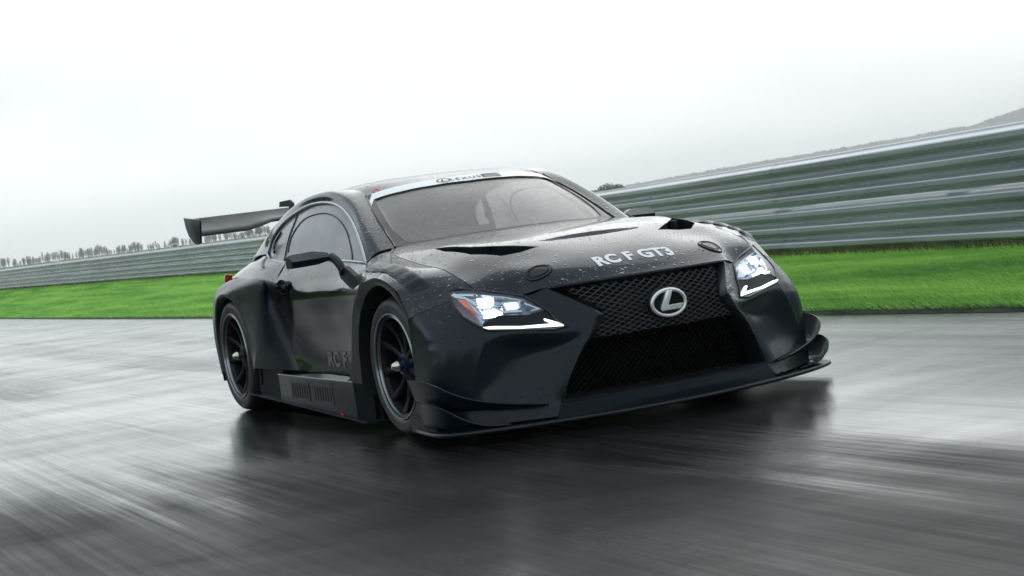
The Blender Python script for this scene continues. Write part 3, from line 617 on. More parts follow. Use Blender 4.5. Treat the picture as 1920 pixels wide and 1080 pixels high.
# --- bonnet details
HV = [(-.05,.66),(.19,.575),(.319,.466),(.45,.33),(.458,.44),(.439,.53),(.322,.63),(.103,.67)]
for s in SIDES:
    cut(hood, [(x, s*y, .83) for x, y in HV], (0, 0, 1), .2, .2)
    V = []; 
    for x, y in HV: V.append(tuple(drop(B_hood, x, s*y, -.006)[0]))
    m_ = len(HV)
    for x, y in HV: p = drop(B_hood, x*.92+.02, s*(y*.92+.04), 0)[0]; V.append((p.x, p.y, p.z-(.012 if x > .4 else .07)))
    c_ = np.mean(V[m_:], 0); V.append(tuple(c_-np.array([0, 0, .01])))
    ve = mk('bonnet_vent', V, [(i, (i+1) % m_, (i+1) % m_+m_, i+m_) for i in range(m_)]+[(i+m_, (i+1) % m_+m_, 2*m_) for i in range(m_)], M_lower, hood, smooth=False)
    p = drop(B_hood, .24, s*.56, -.03)[0]; boxes('vent_strut', [(p, (.02, .13, .055), Matrix.Rotation(s*.9, 3, 'Z'))], M_lower, ve)
    # oval latch
    cx, cy = .682, .468
    def ov(a, b, off): return [drop(B_hood, cx+b*math.cos(t)-.12*a*math.sin(t)*1., s*(cy+a*math.sin(t)), off)[0] for t in np.linspace(0, 2*math.pi, 32, endpoint=False)]
    O1 = ov(.062, .040, .0035); lt = mk('bonnet_latch', [tuple(v) for v in O1]+[tuple(drop(B_hood, cx, s*cy, .005)[0])], [(i, (i+1) % 32, 32) for i in range(32)], M_gloss, hood)
    tube('latch_ring', [tuple(v) for v in ov(.062, .040, .002)], .0042, M_side, lt, n=6, closed=True)
    tube('latch_groove', [tuple(v) for v in ov(.048, .028, .0055)], .0016, M_dark, lt, n=6, closed=True)
SLT = [(.348,-.285),(.335,-.15),(.332,0),(.335,.15),(.348,.285),(.385,.25),(.402,.12),(.408,0),(.402,-.12),(.385,-.25)]
cut(hood, [(x, y, .84) for x, y in SLT], (0, 0, 1), .2, .2)
V = []; F = []
for k, y in enumerate(np.linspace(-.285, .285, 13)):
    t = 1-(y/.30)**2; a, _ = drop(B_hood, .338+.012*(1-t), y, -.003); b, _ = drop(B_hood, .40-.02*(1-t), y, -.002); V += [tuple(a+Vector((.0, 0, .010*t))), (b.x-.004, b.y, b.z-.024*t), tuple(b)]
    if k: F += [(k*3-3, k*3-2, k*3+1, k*3), (k*3-2, k*3-1, k*3+2, k*3+1)]
mk('bonnet_slot', V, F, M_side, hood, ang=20)
# lettering
def text_mesh(txt, size, off, sp=1.0):
    c = bpy.data.curves.new('t', 'FONT'); c.body = txt; c.size = size; c.offset = off; c.space_character = sp; c.resolution_u = 4
    o = bpy.data.objects.new('t', c); COL.objects.link(o); dg = bpy.context.evaluated_depsgraph_get(); dg.update()
    me = bpy.data.meshes.new_from_object(o.evaluated_get(dg)); bpy.data.objects.remove(o)
    bm = bmesh.new(); bm.from_mesh(me); bmesh.ops.triangulate(bm, faces=bm.faces); bmesh.ops.subdivide_edges(bm, edges=[e for e in bm.edges if e.calc_length() > size*.25], cuts=2); bmesh.ops.triangulate(bm, faces=bm.faces)
    me2 = bpy.data.meshes.new('text'); bm.to_mesh(me2); bm.free(); return me2
def place_text(name, txt, W_, H_, fn, m, parent, off=.05, sp=1.0, slant=0):
    me = text_mesh(txt, 1, off, sp); X = np.array([v.co[:] for v in me.vertices]); lo = X.min(0); hi = X.max(0)
    for v in me.vertices:
        tx = (v.co.x-lo[0])/(hi[0]-lo[0])*W_; ty = (v.co.y-lo[1])/(hi[1]-lo[1])*H_; v.co = fn(tx+slant*ty, ty)
    me.materials.clear(); me.materials.append(m); return link(name, me, parent)
place_text('bonnet_lettering', 'RC F GT3', .415, .078, lambda a, b: drop(B_hood, .785-b, -.205+a, .002)[0], M_letter, hood, off=.045, sp=1.04)
M_dletter = mat('door_lettering', (.16, .16, .165), .4)
for s in SIDES:
    Bd = bvh(side(S_door, s))
    def fd(a, b, s=s, Bd=Bd):
        p = Vector((-1.27+a if s < 0 else -.75-a, 0, .297+b)); h = Bd.ray_cast(p, Vector((0, s, 0)))
        return Vector((p.x, h[0].y+s*.003, p.z))
    place_text('door_lettering', 'RC F GT3', .62, .088, fd, M_dletter, doors[s], off=.045, sp=1.04)

# --- roof and screen
def wsp(y, t, off=.004):             # point on the windscreen: t 0 top edge .. 1 down
    a = (t*.085); x = np.interp(abs(y), [0, .22, .41, .553], [-1.03, -1.045, -1.085, -1.137])+a*.83+.003
    p, n = drop(B_ws, x, y, off); return p
V = []; F = []; ys = np.linspace(-.56, .56, 33)
for i, y in enumerate(ys):
    for t in (0.02, .5, 1): V.append(tuple(wsp(y*(1 if t < .1 else 1+.03*t), t)))
    if i: F += [((i-1)*3+k, i*3+k, i*3+k+1, (i-1)*3+k+1) for k in (0, 1)]
ban = mk('sun_strip', V, F, M_white, ws)
def fb(a, b): y = -.16+a; return wsp(y, .78-b, .006)
place_text('sun_strip_lettering', 'LEXUS', .185, .40, lambda a, b: wsp(-.100+a, .76-b, .0065), M_print, ban, off=.01, sp=1.25)
place_text('sun_strip_letter', 'L', .034, .34, lambda a, b: wsp(-.158+a+.03*b, .72-b, .0065), M_print, ban, off=.02)
V = []; F = []
for k in range(40):
    t = 2*math.pi*k/40
    for q in (1, .82): V.append(tuple(wsp(-.140+.040*q*math.cos(t), .52+.36*q*math.sin(t), .0065)))
F = [(2*k, 2*k+1, (2*k+3) % 80, (2*k+2) % 80) for k in range(40)]; mk('sun_strip_oval', V, F, M_print, ban, smooth=False)
def patch(nm, y0, y1, t0, t1, m, sl=0):
    V = [tuple(wsp(y0+(y1-y0)*a+sl*(1-b), t0+(t1-t0)*b, .0065)) for a in np.linspace(0, 1, 6) for b in np.linspace(0, 1, 3)]
    return mk(nm, V, [(i*3+j, i*3+3+j, i*3+4+j, i*3+1+j) for i in range(5) for j in range(2)], m, ban, smooth=False)
patch('sun_strip_block', .098, .112, .20, .80, M_print); patch('sun_strip_block', .112, .20, .20, .38, M_print); patch('sun_strip_block', .112, .215, .52, .80, M_grey); patch('sun_strip_block', .17, .215, .20, .80, M_grey)
# dark border of the screen
SWb = S_ws
n0, n1 = SWb.shape[:2]; V = []; F = []
nn = normals(SWb); nn = nn if nn[..., 2].mean() > 0 else -nn
edge = [(n0-1-i, 0) for i in range(n0)]+[(0, j) for j in range(1, n1)]+[(i, n1-1) for i in range(1, n0)]
for i, j in edge:
    ii = min(max(i, 1), n0-1) if 0 < j < n1-1 else i; P0 = SWb[i, j]+nn[i, j]*.001
    jj = 4 if j < n1/2 else n1-5
    if j in (0, n1-1):
        kk = max(i, 1); wd = .035+.05*max(0, 1-i/7)**2; P1 = SWb[kk, jj]; dd = P1-SWb[i, j]; P1 = SWb[i, j]+dd/np.linalg.norm(dd)*wd+nn[i, j]*.001
    else:
        wd = .012+.045*max(0, 1-min(j, n1-1-j)/8)**2; dd = SWb[1, j]-SWb[0, j]; P1 = SWb[0, j]+dd/np.linalg.norm(dd)*wd+nn[0, j]*.001
    V += [tuple(P0), tuple(P1)]
F = [(2*k, 2*k+1, 2*k+3, 2*k+2) for k in range(len(edge)-1)]
mk('screen_border', V, F, M_gloss, ws, smooth=False)
for s in SIDES:
    pts = [tuple(S_ws[i, 0 if s < 0 else -1]+np.array([0, s*.004, .002])) for i in range(n0)]; tube('screen_seal', pts, .006, M_gloss, ws, n=6)
    V = [tuple(drop(B_roof, -1.152+.030*math.cos(t)*q, s*.487+.020*math.sin(t)*q, .003)[0]) for q in (1, .6) for t in np.linspace(0, 2*math.pi, 20, endpoint=False)]
    mk('roof_marker', V, [(i, (i+1) % 20, (i+1) % 20+20, i+20) for i in range(20)], M_red, roof, smooth=False)

# --- wing louvres over the front wheels
for s in SIDES:
    SF = side(S_fend, s); nf = normals(SF); nf = nf if nf[..., 2].mean() > 0 else -nf
    rows = [5, 9, 13, 17, 21, 25]; c0_, c1_ = 8, 17
    base = SF[4:32, c0_:c1_+1]+nf[4:32, c0_:c1_+1]*.0015
    lv = shell('louvre_panel', base, M_side, fenders[s], th=.001, gap=0)
    for k in range(6):
        a = rows[k]-0; b = a+4; V = []; F = []
        for j in range(c0_, c1_+1):
            for q, (rr, h) in enumerate(((a, .013), (a+1, .014), (a+2, .011), (b, .002))):
                V.append(tuple(SF[rr, j]+nf[rr, j]*h*(1 if c0_ < j < c1_ else .35)))
            V.append(tuple(SF[a, j]+nf[a, j]*.002))
        w_ = 5
        for j in range(c1_-c0_):
            F += [(j*w_+q, j*w_+q+1, (j+1)*w_+q+1, (j+1)*w_+q) for q in range(3)]+[(j*w_+4, j*w_, (j+1)*w_, (j+1)*w_+4)]
        mk('louvre_slat', V, F, M_side, lv, ang=45)

# --- doors
M_bowl = mat('handle_bowl', (.01, .011, .013), .15, coat=.5)
for s in SIDES:
    V = [(-1.828+.100*math.cos(t)*q, s*(.8815+o), .762+.043*math.sin(t)*q) for q, o in ((1, .004), (.96, .003), (.85, -.001), (.4, -.002)) for t in np.linspace(0, 2*math.pi, 28, endpoint=False)]
    hd = mk('door_handle', V, [(r_*28+i, r_*28+(i+1) % 28, r_*28+28+(i+1) % 28, r_*28+28+i) for r_ in range(3) for i in range(28)]+[tuple(range(84, 112))], M_bowl, doors[s])
    tube('handle_rim', [(-1.828+.100*math.cos(t), s*.8865, .762+.043*math.sin(t)) for t in np.linspace(0, 2*math.pi, 32, endpoint=False)], .003, M_body, hd, n=6, closed=True)
    boxes('handle_bar', [((-1.828, s*.895, .764), (.19, .012, .020))], M_gloss, hd, bevel=.004)
    # mirror: wedge shaped head on a cranked arm
    sec = [(-.985,.936),(-.92,.941),(-.860,.902),(-.872,.868),(-.985,.866)]
    V = []; 
    for y, k, dx, dz in ((1.122,.80,-.005,0),(1.115,.95,0,0),(1.09,1,0,0),(.985,1.0,.010,.004),(.93,.62,.055,.004),(.905,.36,.09,-.006)):
        for x, z in sec: V.append((-.925+(x+.925)*k+dx, s*y, .903+(z-.903)*k+dz))
    F = [(i*5+j, i*5+(j+1) % 5, i*5+5+(j+1) % 5, i*5+5+j) for i in range(5) for j in range(5)]+[(0, 1, 2, 3, 4), (29, 28, 27, 26, 25)]
    mr_ = mk('mirror', V, F, M_side, car, ang=30)
    arm = crv(np.array([(-.845,s*.907,.900),(-.79,s*.905,.880),(-.74,s*.905,.850),(-.70,s*.905,.815)]), 4)
    V2, F2 = tube_data(arm, [.020]*len(arm), 8, flat=1.3); mk('mirror_arm', V2, F2, M_black, mr_, ang=60)
    extrude_poly('mirror_mount', side(np.array([(-.77,.91,.815),(-.755,.91,.785),(-.628,.91,.728),(-.525,.91,.706),(-.466,.91,.738),(-.534,.91,.790),(-.665,.91,.843),(-.744,.91,.850)]), s), (0, s, 0), .03, M_black, mr_, bevel=.005)
    mk('mirror_glass', [(-.9865,s*1.10,.93),(-.9865,s*.97,.93),(-.9865,s*.97,.872),(-.9865,s*1.10,.872)], [(0, 1, 2, 3)], M_chrome, mr_, smooth=False)
    # side window furniture
    g = sideglass[s]
    def sgp(i, j, o=.004): p = side(S_sg, s)[i, j].copy(); p[1] += s*o; return p
    V = [tuple(sgp(i, j)) for j in (27, 29) for i in range(0, 15)]
    arc = [sgp(4, 60), sgp(7, 61), sgp(10, 60), sgp(12, 57)]; tube('window_opening', crv(np.array(arc), 5), .010, M_gloss, g, n=6)
    tube('window_divider', [tuple(sgp(i, 48)) for i in range(0, 16)], .0035, M_black, g, n=6)
    rim_ = [sgp(int(i), int(j), .002) for i, j in [(1, 8), (5, 9), (9, 12), (12, 18), (13, 26), (13, 34), (12, 42), (8, 46), (3, 46)]]; tube('window_reveal', crv(np.array(rim_), 4), .004, M_satin, g, n=6)
# --- rear end
DK = np.array([[(-3.3,0,.985),(-3.3,.25,.983),(-3.28,.45,.965),(-3.22,.63,.925)],[(-3.50,0,.955),(-3.50,.25,.953),(-3.47,.47,.93),(-3.36,.70,.86)],[(-3.66,0,.95),(-3.66,.25,.945),(-3.60,.50,.91),(-3.46,.745,.80)]])
shell('boot_lid', surf(full(DK), 6, 6), M_body, car, th=.008, gap=.003)
TP = np.array([[(-3.66,0,.94),(-3.66,.25,.935),(-3.60,.50,.90),(-3.48,.745,.795)],[(-3.70,0,.65),(-3.70,.3,.65),(-3.68,.55,.65),(-3.58,.75,.65)],[(-3.68,0,.35),(-3.68,.3,.35),(-3.66,.55,.35),(-3.58,.75,.35)]])
shell('rear_bumper', surf(full(TP), 6, 6), M_side, car, th=.008, gap=.003)
for s in SIDES:
    extrude_poly('tail_light', side(np.array([(-3.28,.80,.872),(-3.33,.795,.868),(-3.41,.775,.85),(-3.42,.78,.83),(-3.40,.77,.80),(-3.39,.78,.775),(-3.30,.81,.785)]), s), (0, s, .2), .05, M_tail, car, bevel=.006)
    extrude_poly('wing_endplate', side(np.array([(-3.636,.935,1.286),(-3.241,.935,1.250),(-3.236,.935,1.235),(-3.288,.935,1.096),(-3.37,.935,1.090),(-3.46,.935,1.105),(-3.56,.935,1.155),(-3.61,.935,1.215)]), s), (0, s, 0), .012, M_satin, car, bevel=.003)
def aero(y, le, te, th): 
    o = []; 
    for t, up in [(0, 0), (.06, .55), (.2, .85), (.45, .7), (.75, .35), (1, .06), (1, -.06), (.75, -.5), (.45, -.95), (.2, -.9), (.06, -.6)]:
        p = np.array(le)+(np.array(te)-np.array(le))*t; n_ = np.array([-(te[1]-le[1]), te[0]-le[0]]); n_ = n_/np.linalg.norm(n_)*-1
        cam_ = -.022*math.sin(math.pi*t); p = p+n_*(up*th*.5+cam_)*np.sign(n_[1]); o.append((p[0], y, p[1]))
    return o
ysn = [-.928,-.75,-.60,-.50,-.40,-.30,0,.30,.40,.50,.60,.75,.928]; V = []
for y in ysn:
    t = min(1, max(0, (abs(y)-.36)/.24)); t = t*t*(3-2*t); V += aero(y, (-3.335+.065*t, 1.195-.045*t), (-3.625, 1.272), .035+.012*t)
F = [(i*11+j, i*11+(j+1) % 11, i*11+11+(j+1) % 11, i*11+11+j) for i in range(len(ysn)-1) for j in range(11)]+[tuple(range(11)), tuple(range(len(ysn)*11-1, len(ysn)*11-12, -1))]
mk('rear_wing', V, F, M_lower, car, ang=50)
for s in SIDES:
    extrude_poly('wing_mount', [(-3.40, s*.27, .90), (-3.30, s*.27, 1.05), (-3.26, s*.27, 1.20), (-3.27, s*.27, 1.29), (-3.33, s*.27, 1.315), (-3.55, s*.27, 1.315), (-3.57, s*.27, 1.28), (-3.36, s*.27, 1.27), (-3.335, s*.27, 1.20), (-3.38, s*.27, 1.05), (-3.55, s*.27, .90)], (0, s, 0), .012, M_satin, car)
extrude_poly('diffuser', [(-3.5, .7, .12), (-3.75, .7, .24), (-3.75, -.7, .24), (-3.5, -.7, .12)], (0, 0, 1), .02, M_dark, car)

# --- inside
M_int = mat('cabin_trim', (.018, .018, .02), .6); M_cage = mat('roll_cage', (.35, .35, .36), .45); M_seat = mat('race_seat', (.015, .015, .017), .5)
boxes('cabin_floor', [((-1.5, 0, .20), (2.2, 1.5, .03)), ((-2.75, 0, .55), (.9, 1.0, .6)), ((-.35, 0, .55), (.05, 1.1, .6))], M_int, car)
boxes('dashboard', [((-.80, 0, .80), (.35, 1.25, .20))], M_int, car, bevel=.04)
boxes('bulkhead', [((-2.35, 0, .60), (.04, 1.15, .7))], M_int, car)
st = boxes('race_seat', [((-1.62, -.33, .42), (.5, .46, .14)), ((-1.88, -.33, .76), (.14, .48, .66), Matrix.Rotation(-.25, 3, 'Y')), ((-1.82, -.10, .93), (.22, .05, .22)), ((-1.82, -.56, .93), (.22, .05, .22))], M_seat, car, bevel=.03)
sw = tube('steering_wheel', [(-1.12+.04*math.sin(t), -.33+.15*math.cos(t), .84+.12*math.sin(t)) for t in np.linspace(0, 2*math.pi, 24, endpoint=False)], .014, M_int, car, closed=True)
for s in SIDES:
    for P_ in ([(-.62,.60,.30),(-.66,.60,.88),(-1.10,.53,1.17),(-1.30,.50,1.215),(-1.95,.48,1.235)], [(-1.95,.62,.30),(-1.95,.60,.80),(-1.95,.50,1.20),(-1.95,.25,1.255),(-1.95,0,1.262)], [(-1.95,.46,1.22),(-2.6,.42,1.0),(-2.9,.42,.80)], [(-.68,.60,.80),(-1.3,.62,.62),(-1.95,.61,.55)]):
        tube('roll_cage_tube', crv(side(np.array(P_), s), 5), .019, M_cage, car, n=8)
tube('roll_cage_tube', [(-1.95,.55,.95),(-1.95,-.55,.55)], .019, M_cage, car); tube('roll_cage_tube', [(-1.30,.50,1.215),(-1.30,-.50,1.215)], .019, M_cage, car)
tube('roll_cage_tube', [(-1.95,-.58,.95),(-1.95,.58,.95)], .019, M_cage, car)
#@@PART3
# ------------------------------------------------------------------ track, verge, terrain
EDGE = np.array([(60,3.3),(10,3.28),(-2.3,3.28),(-10,3.42),(-21,3.93),(-26,4.10),(-36,4.50),(-55,5.38),(-75,6.2),(-150,7.5),(-4000,7.5)])
BARP = np.array([(45,4.9,.2),(15,4.9,.2),(4,5.3,.18),(-3.6,6.6,.17),(-6,7.05,.17),(-8.5,7.5,.17),(-15,8.6,.19),(-25,10.1,.29),(-35,11.2,.42),(-45,11.7,.56),(-55,11.55,.70),(-66,10.95,.86),(-76,10.45,1.0),(-88,10.1,1.15),(-105,10.0,1.32),(-140,10.5,1.5),(-200,11,1.7)])
def edge_y(x): return np.interp(-np.asarray(x, float), -EDGE[:, 0], EDGE[:, 1])
def bar_y(x): return np.interp(-np.asarray(x, float), -BARP[:, 0], BARP[:, 1])
def bar_z(x): return np.interp(-np.asarray(x, float), -BARP[:, 0], BARP[:, 2])
def sm(t): t = np.clip(t, 0, 1); return t*t*(3-2*t)
def terr(x, y):
    e = edge_y(x); b = bar_y(x); zb = bar_z(x)
    t = (y-e)/(b-e); d = np.hypot(x-7.4, y+3.85); ang = np.degrees(np.arctan2(y+3.85, 7.4-x))
    far = 13.0-.10*np.clip(ang-8.4, -20, 12)-7.0*sm((ang-19)/8.)*(x < 7)
    rise = far*np.clip((d-76)/784., 0, 1)**1.25
    z = np.where(y > e, .035+(zb-.055)*sm(t*.85+.08), -.06)
    z = np.where(y < -12.5, .05, z)
    w_ = np.clip((np.abs(np.where(y > 0, y-b, y+12.5))-1)/40., 0, 1)*((y > b) | (y < -12.5))
    return z+np.maximum(rise-z, 0)*w_
def sheet(name, xs, ofs, m, zf):
    V = []; nx, no = len(xs), len(ofs)
    for x in xs:
        e = float(edge_y(x))
        for o in ofs: V.append((x, e+o, float(zf(x, e+o))))
    F = [(i*no+j, i*no+j+1, (i+1)*no+j+1, (i+1)*no+j) for i in range(nx-1) for j in range(no-1)]
    o = mk(name, V, [q[::-1] for q in F], m); o['kind'] = 'structure'; return o
M_grass = mat('wet_grass', (.06, .16, .02), .9, spec=.1); nt = NT(M_grass)
a = nt.noise(nt.coord((.10, 1.0, 1)), 1.6, 5, .6); b_ = nt.noise(nt.coord((.35, 4, 4)), 4.0, 5, .65); c_ = nt.noise(nt.coord((.004, .004, .01)), 3, 3)
f_ = nt.math('ADD', nt.math('MULTIPLY', a, .55), nt.math('MULTIPLY', b_, .5))
col = nt.ramp(f_, [(.38, (.07, .17, .035)), (.66, (.42, .66, .12)), (.50, (.18, .38, .062)), (.58, (.28, .52, .085))])
g = nt.n('NewGeometry'); sp_ = nt.n('SeparateXYZ'); nt.l(g.outputs['Position'], sp_.inputs[0])
dist = nt.math('ABSOLUTE', nt.math('ADD', sp_.outputs[0], 0)); fk = nt.rng(dist, 120, 400, 0, 1)
dry = nt.ramp(c_, [(.35, (.16, .13, .06)), (.65, (.10, .11, .04))]); nt.l(nt.mix(fk, col, dry), nt.b.inputs['Base Color'])
nt.bump(nt.math('ADD', nt.noise(nt.coord((2, 14, 14)), 5, 4, .7), nt.math('MULTIPLY', a, 1.5)), .05, .8)
xs = np.concatenate([[-3150,-2400,-1700,-1250,-1000,-900,-840,-760,-650,-520,-400,-300,-230,-180,-150,-130,-112,-100], np.arange(-92, -40, 3.), np.arange(-40, -14, 1.), np.arange(-14, 12, .4), np.arange(12, 30, 2.), [35, 45, 60, 90, 150, 300, 560]])
ofs = [-780,-700,-350,-180,-100,-60,-40,-30,-24,-20,-17,-15.9,-15.78,-10,-4,-.3,-.02,.0,.12,.4,.8,1.2,1.6,2,2.4,2.8,3.2,3.6,4,4.5,5,5.5,6,7,8,10,14,20,30,45,65,90,130,180,250,350,500,700,900,1200,1800,2580]
grd = sheet('ground', xs, ofs, M_grass, terr)
# asphalt
M_road = mat('wet_asphalt', (.03, .031, .033), .2, spec=.5, ior=1.45); nt = NT(M_road)
st1 = nt.noise(nt.coord((.10, 9, 1), rot=(0, 0, .015)), 3.0, 6, .65)       # fine wear lines along the racing direction
st2 = nt.noise(nt.coord((.12, 2.0, 1), rot=(0, 0, -.05)), .9, 5, .6, .6)   # broad wet and drier lanes
st3 = nt.noise(nt.coord((.5, .8, 1)), .55, 4, .55, .5)                     # puddled patches
st4 = nt.noise(nt.coord((.25, 40, 1)), 3.0, 3, .6)
wet = nt.math('ADD', nt.math('MULTIPLY', st2, .55), nt.math('MULTIPLY', st3, .45))
ro = nt.math('ADD', nt.rng(wet, .36, .62, .10, .30), nt.rng(st1, .3, .7, -.05, .06))
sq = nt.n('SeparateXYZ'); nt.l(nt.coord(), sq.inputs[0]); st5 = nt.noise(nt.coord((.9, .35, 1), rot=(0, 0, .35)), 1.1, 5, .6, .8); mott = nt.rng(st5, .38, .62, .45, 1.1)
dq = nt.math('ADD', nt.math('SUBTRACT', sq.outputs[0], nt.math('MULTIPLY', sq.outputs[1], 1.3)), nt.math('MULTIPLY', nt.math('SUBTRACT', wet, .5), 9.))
dq = nt.math('ADD', dq, nt.math('MULTIPLY', nt.math('SUBTRACT', st1, .5), 2.0)); near_dim = nt.rng(dq, 1.4, 4.5, 0, 1, True)   # darkening painted in: wet reflection masked down towards the near side
nt.l(nt.math('ADD', nt.math('MAXIMUM', ro, .06), nt.math('MULTIPLY', near_dim, .10)), nt.b.inputs['Roughness'])
stm = nt.rng(nt.math('ADD', nt.math('MULTIPLY', st1, .6), nt.math('MULTIPLY', st4, .4)), .35, .65, 1.05, .72)
nt.l(nt.math('MULTIPLY', nt.math('MULTIPLY', nt.math('MULTIPLY', nt.rng(near_dim, 0, 1, .75, .045), mott), stm), nt.rng(wet, .38, .6, 1.15, .75)), nt.b.inputs['Specular IOR Level'])
nt.l(nt.math('MULTIPLY', nt.math('MULTIPLY', nt.math('MULTIPLY', mott, nt.rng(near_dim, 0, 1, 1., .05)), nt.rng(wet, .42, .62, 1, .35)), stm), nt.b.inputs['Coat Weight']); nt.b.inputs['Coat Roughness'].default_value = .17; nt.b.inputs['Coat IOR'].default_value = 1.33
col = nt.mix(nt.rng(st1, .3, .7, 0, 1), (.0015, .002, .003), (.007, .0075, .008)); col = nt.mix(nt.rng(st4, .45, .75, 0, .5), col, (.028, .027, .024))
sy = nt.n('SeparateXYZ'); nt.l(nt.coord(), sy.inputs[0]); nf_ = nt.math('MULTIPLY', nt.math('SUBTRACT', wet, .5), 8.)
pale = nt.math('MAXIMUM', nt.rng(nt.math('ADD', sy.outputs[1], nf_), .6, 3.4, 0, 1, True), nt.rng(nt.math('ADD', sy.outputs[0], nf_), -7., -20., 0, 1, True))   # sky brightness painted into the base colour towards verge and far end
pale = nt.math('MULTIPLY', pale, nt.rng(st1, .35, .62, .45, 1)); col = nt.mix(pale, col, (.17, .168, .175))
sx = nt.n('SeparateXYZ'); nt.l(nt.coord((1, 1, 1), rot=(0, 0, 0)), sx.inputs[0])
jl = nt.math('ABSOLUTE', nt.math('SUBTRACT', nt.math('PINGPONG', nt.math('ADD', sx.outputs[0], nt.math('MULTIPLY', sx.outputs[1], .35)), 4.5), 2.0))
jm = nt.rng(jl, .0, .05, 1, 0); jm = nt.math('MULTIPLY', jm, nt.rng(sx.outputs[0], -3.2, -3.0, 1, 0))
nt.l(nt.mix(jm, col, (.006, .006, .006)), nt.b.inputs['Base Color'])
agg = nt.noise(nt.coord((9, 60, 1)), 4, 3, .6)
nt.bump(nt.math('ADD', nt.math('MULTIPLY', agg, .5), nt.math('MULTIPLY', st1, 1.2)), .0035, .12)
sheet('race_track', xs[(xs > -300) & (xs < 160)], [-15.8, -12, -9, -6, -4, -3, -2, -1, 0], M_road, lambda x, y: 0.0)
# ragged soil and turf lip along the verge, colour darkened for the grass shadow
M_soil = mat('shaded_verge_soil', (.045, .035, .02), .9); nt = NT(M_soil)
nt.l(nt.ramp(nt.noise(nt.coord((.5, 3, 3)), 5, 4), [(.4, (.010, .010, .006)), (.7, (.03, .06, .012))]), nt.b.inputs['Base Color'])
V = []; F = []; xx = np.arange(-110, 30, .12)
for i, x in enumerate(xx):
    e = float(edge_y(x)); h = .020+.012*rng.random(); V += [(x, e-.01-.03*rng.random(), .004), (x, e+.01, h), (x, e+.10, .045)]
    if i: F += [(i*3-3, i*3, i*3+1, i*3-2), (i*3-2, i*3+1, i*3+2, i*3-1)]
o = mk('verge_edge', V, F, M_soil, ang=180); o['kind'] = 'structure'
M_blade = M_grass.copy(); M_blade.name = 'grass_blades'
for nd in M_blade.node_tree.nodes:
    if nd.type == 'VALTORGB' and nd.color_ramp.elements[0].color[1] > nd.color_ramp.elements[0].color[0]*1.5:
        for el in nd.color_ramp.elements: el.color = (min(.6, el.color[0]*1.25), min(.8, el.color[1]*1.4), el.color[2]*1.4, 1)
    if nd.type == 'BSDF_PRINCIPLED': nd.inputs['Subsurface Weight'].default_value = 0
# grass blades on the near bank
def blades(name, n, x0, x1, y_off0, y_off1, hmin, hmax, seed, m):
    g_ = np.random.default_rng(seed); x = g_.uniform(x0, x1, n); t = g_.uniform(y_off0, y_off1, n)
    e = edge_y(x); b = bar_y(x); y = e+(b-e)*t; z = np.array(terr(x, y)); h = g_.uniform(hmin, hmax, n); a = g_.uniform(0, 6.28, n); lx = g_.normal(-2.6, 1.0, n)*h; ly = g_.normal(0, .5, n)*h; w_ = g_.uniform(.003, .007, n)
    V = np.empty((n, 3, 3)); V[:, 0] = np.stack([x-w_*np.cos(a), y-w_*np.sin(a), z-.01], 1); V[:, 1] = np.stack([x+w_*np.cos(a), y+w_*np.sin(a), z-.01], 1); V[:, 2] = np.stack([x+lx, y+ly, z+h], 1)
    me = bpy.data.meshes.new(name); me.vertices.add(n*3); me.vertices.foreach_set('co', V.ravel()); me.loops.add(n*3); me.loops.foreach_set('vertex_index', np.arange(n*3))
    me.polygons.add(n); me.polygons.foreach_set('loop_start', np.arange(n)*3); me.polygons.foreach_set('loop_total', np.full(n, 3)); me.update(); me.validate(); me.materials.append(m)
    o = link(name, me); o['kind'] = 'stuff'; o['label'] = 'short wet green grass on the bank below the barrier'; o['category'] = 'grass'; return o
blades('grass', 300000, -14, 8, -.012, 1.06, .015, .04, 3, M_blade)
blades('grass', 260000, -112, -14, -.008, 1.03, .05, .09, 4, M_blade)

# ------------------------------------------------------------------ crash barrier
M_galv = mat('galvanised_steel', (.42, .47, .48), .3, .45); nt = NT(M_galv)
s1 = nt.noise(nt.coord((.18, .18, 5)), 2.5, 4, .5); s2 = nt.noise(nt.coord((.12, .12, .6)), 3, 3)
nt.l(nt.mix(nt.rng(nt.math('ADD', nt.math('MULTIPLY', s1, .5), nt.math('MULTIPLY', s2, .5)), .36, .62, 0, 1), (.28, .31, .33), (.42, .46, .49)), nt.b.inputs['Base Color'])
nt.l(nt.rng(s1, .3, .7, .22, .36), nt.b.inputs['Roughness'])
bar = empty('crash_barrier', (0, 0, 0), 'long galvanised corrugated steel barrier on the grass bank behind the car', 'barrier')
BC = crv(BARP[1:], 12); dl = np.concatenate([[0], np.cumsum(np.linalg.norm(np.diff(BC[:, :2], axis=0), axis=1))])
def bp(s_):
    p = np.array([np.interp(s_, dl, BC[:, k]) for k in range(3)]); q = np.array([np.interp(s_+.2, dl, BC[:, k]) for k in range(3)])
    t = q-p; t /= np.linalg.norm(t[:2])+1e-9; nrm = np.array([t[1], -t[0], 0.])
    if nrm[1] > 0: nrm = -nrm
    return p, nrm
PR = []
for k in range(3):
    z0 = .168*k; PR += [(.004, z0+.004), (.006, z0+.018), (.074, z0+.052), (.083, z0+.064), (.083, z0+.104), (.074, z0+.116), (.006, z0+.150)]
PR += [(.002, .500), (-.012, .512)]
PR = [(a, b*1.055) for a, b in PR]
tot = min(dl[-1]-1, 165)
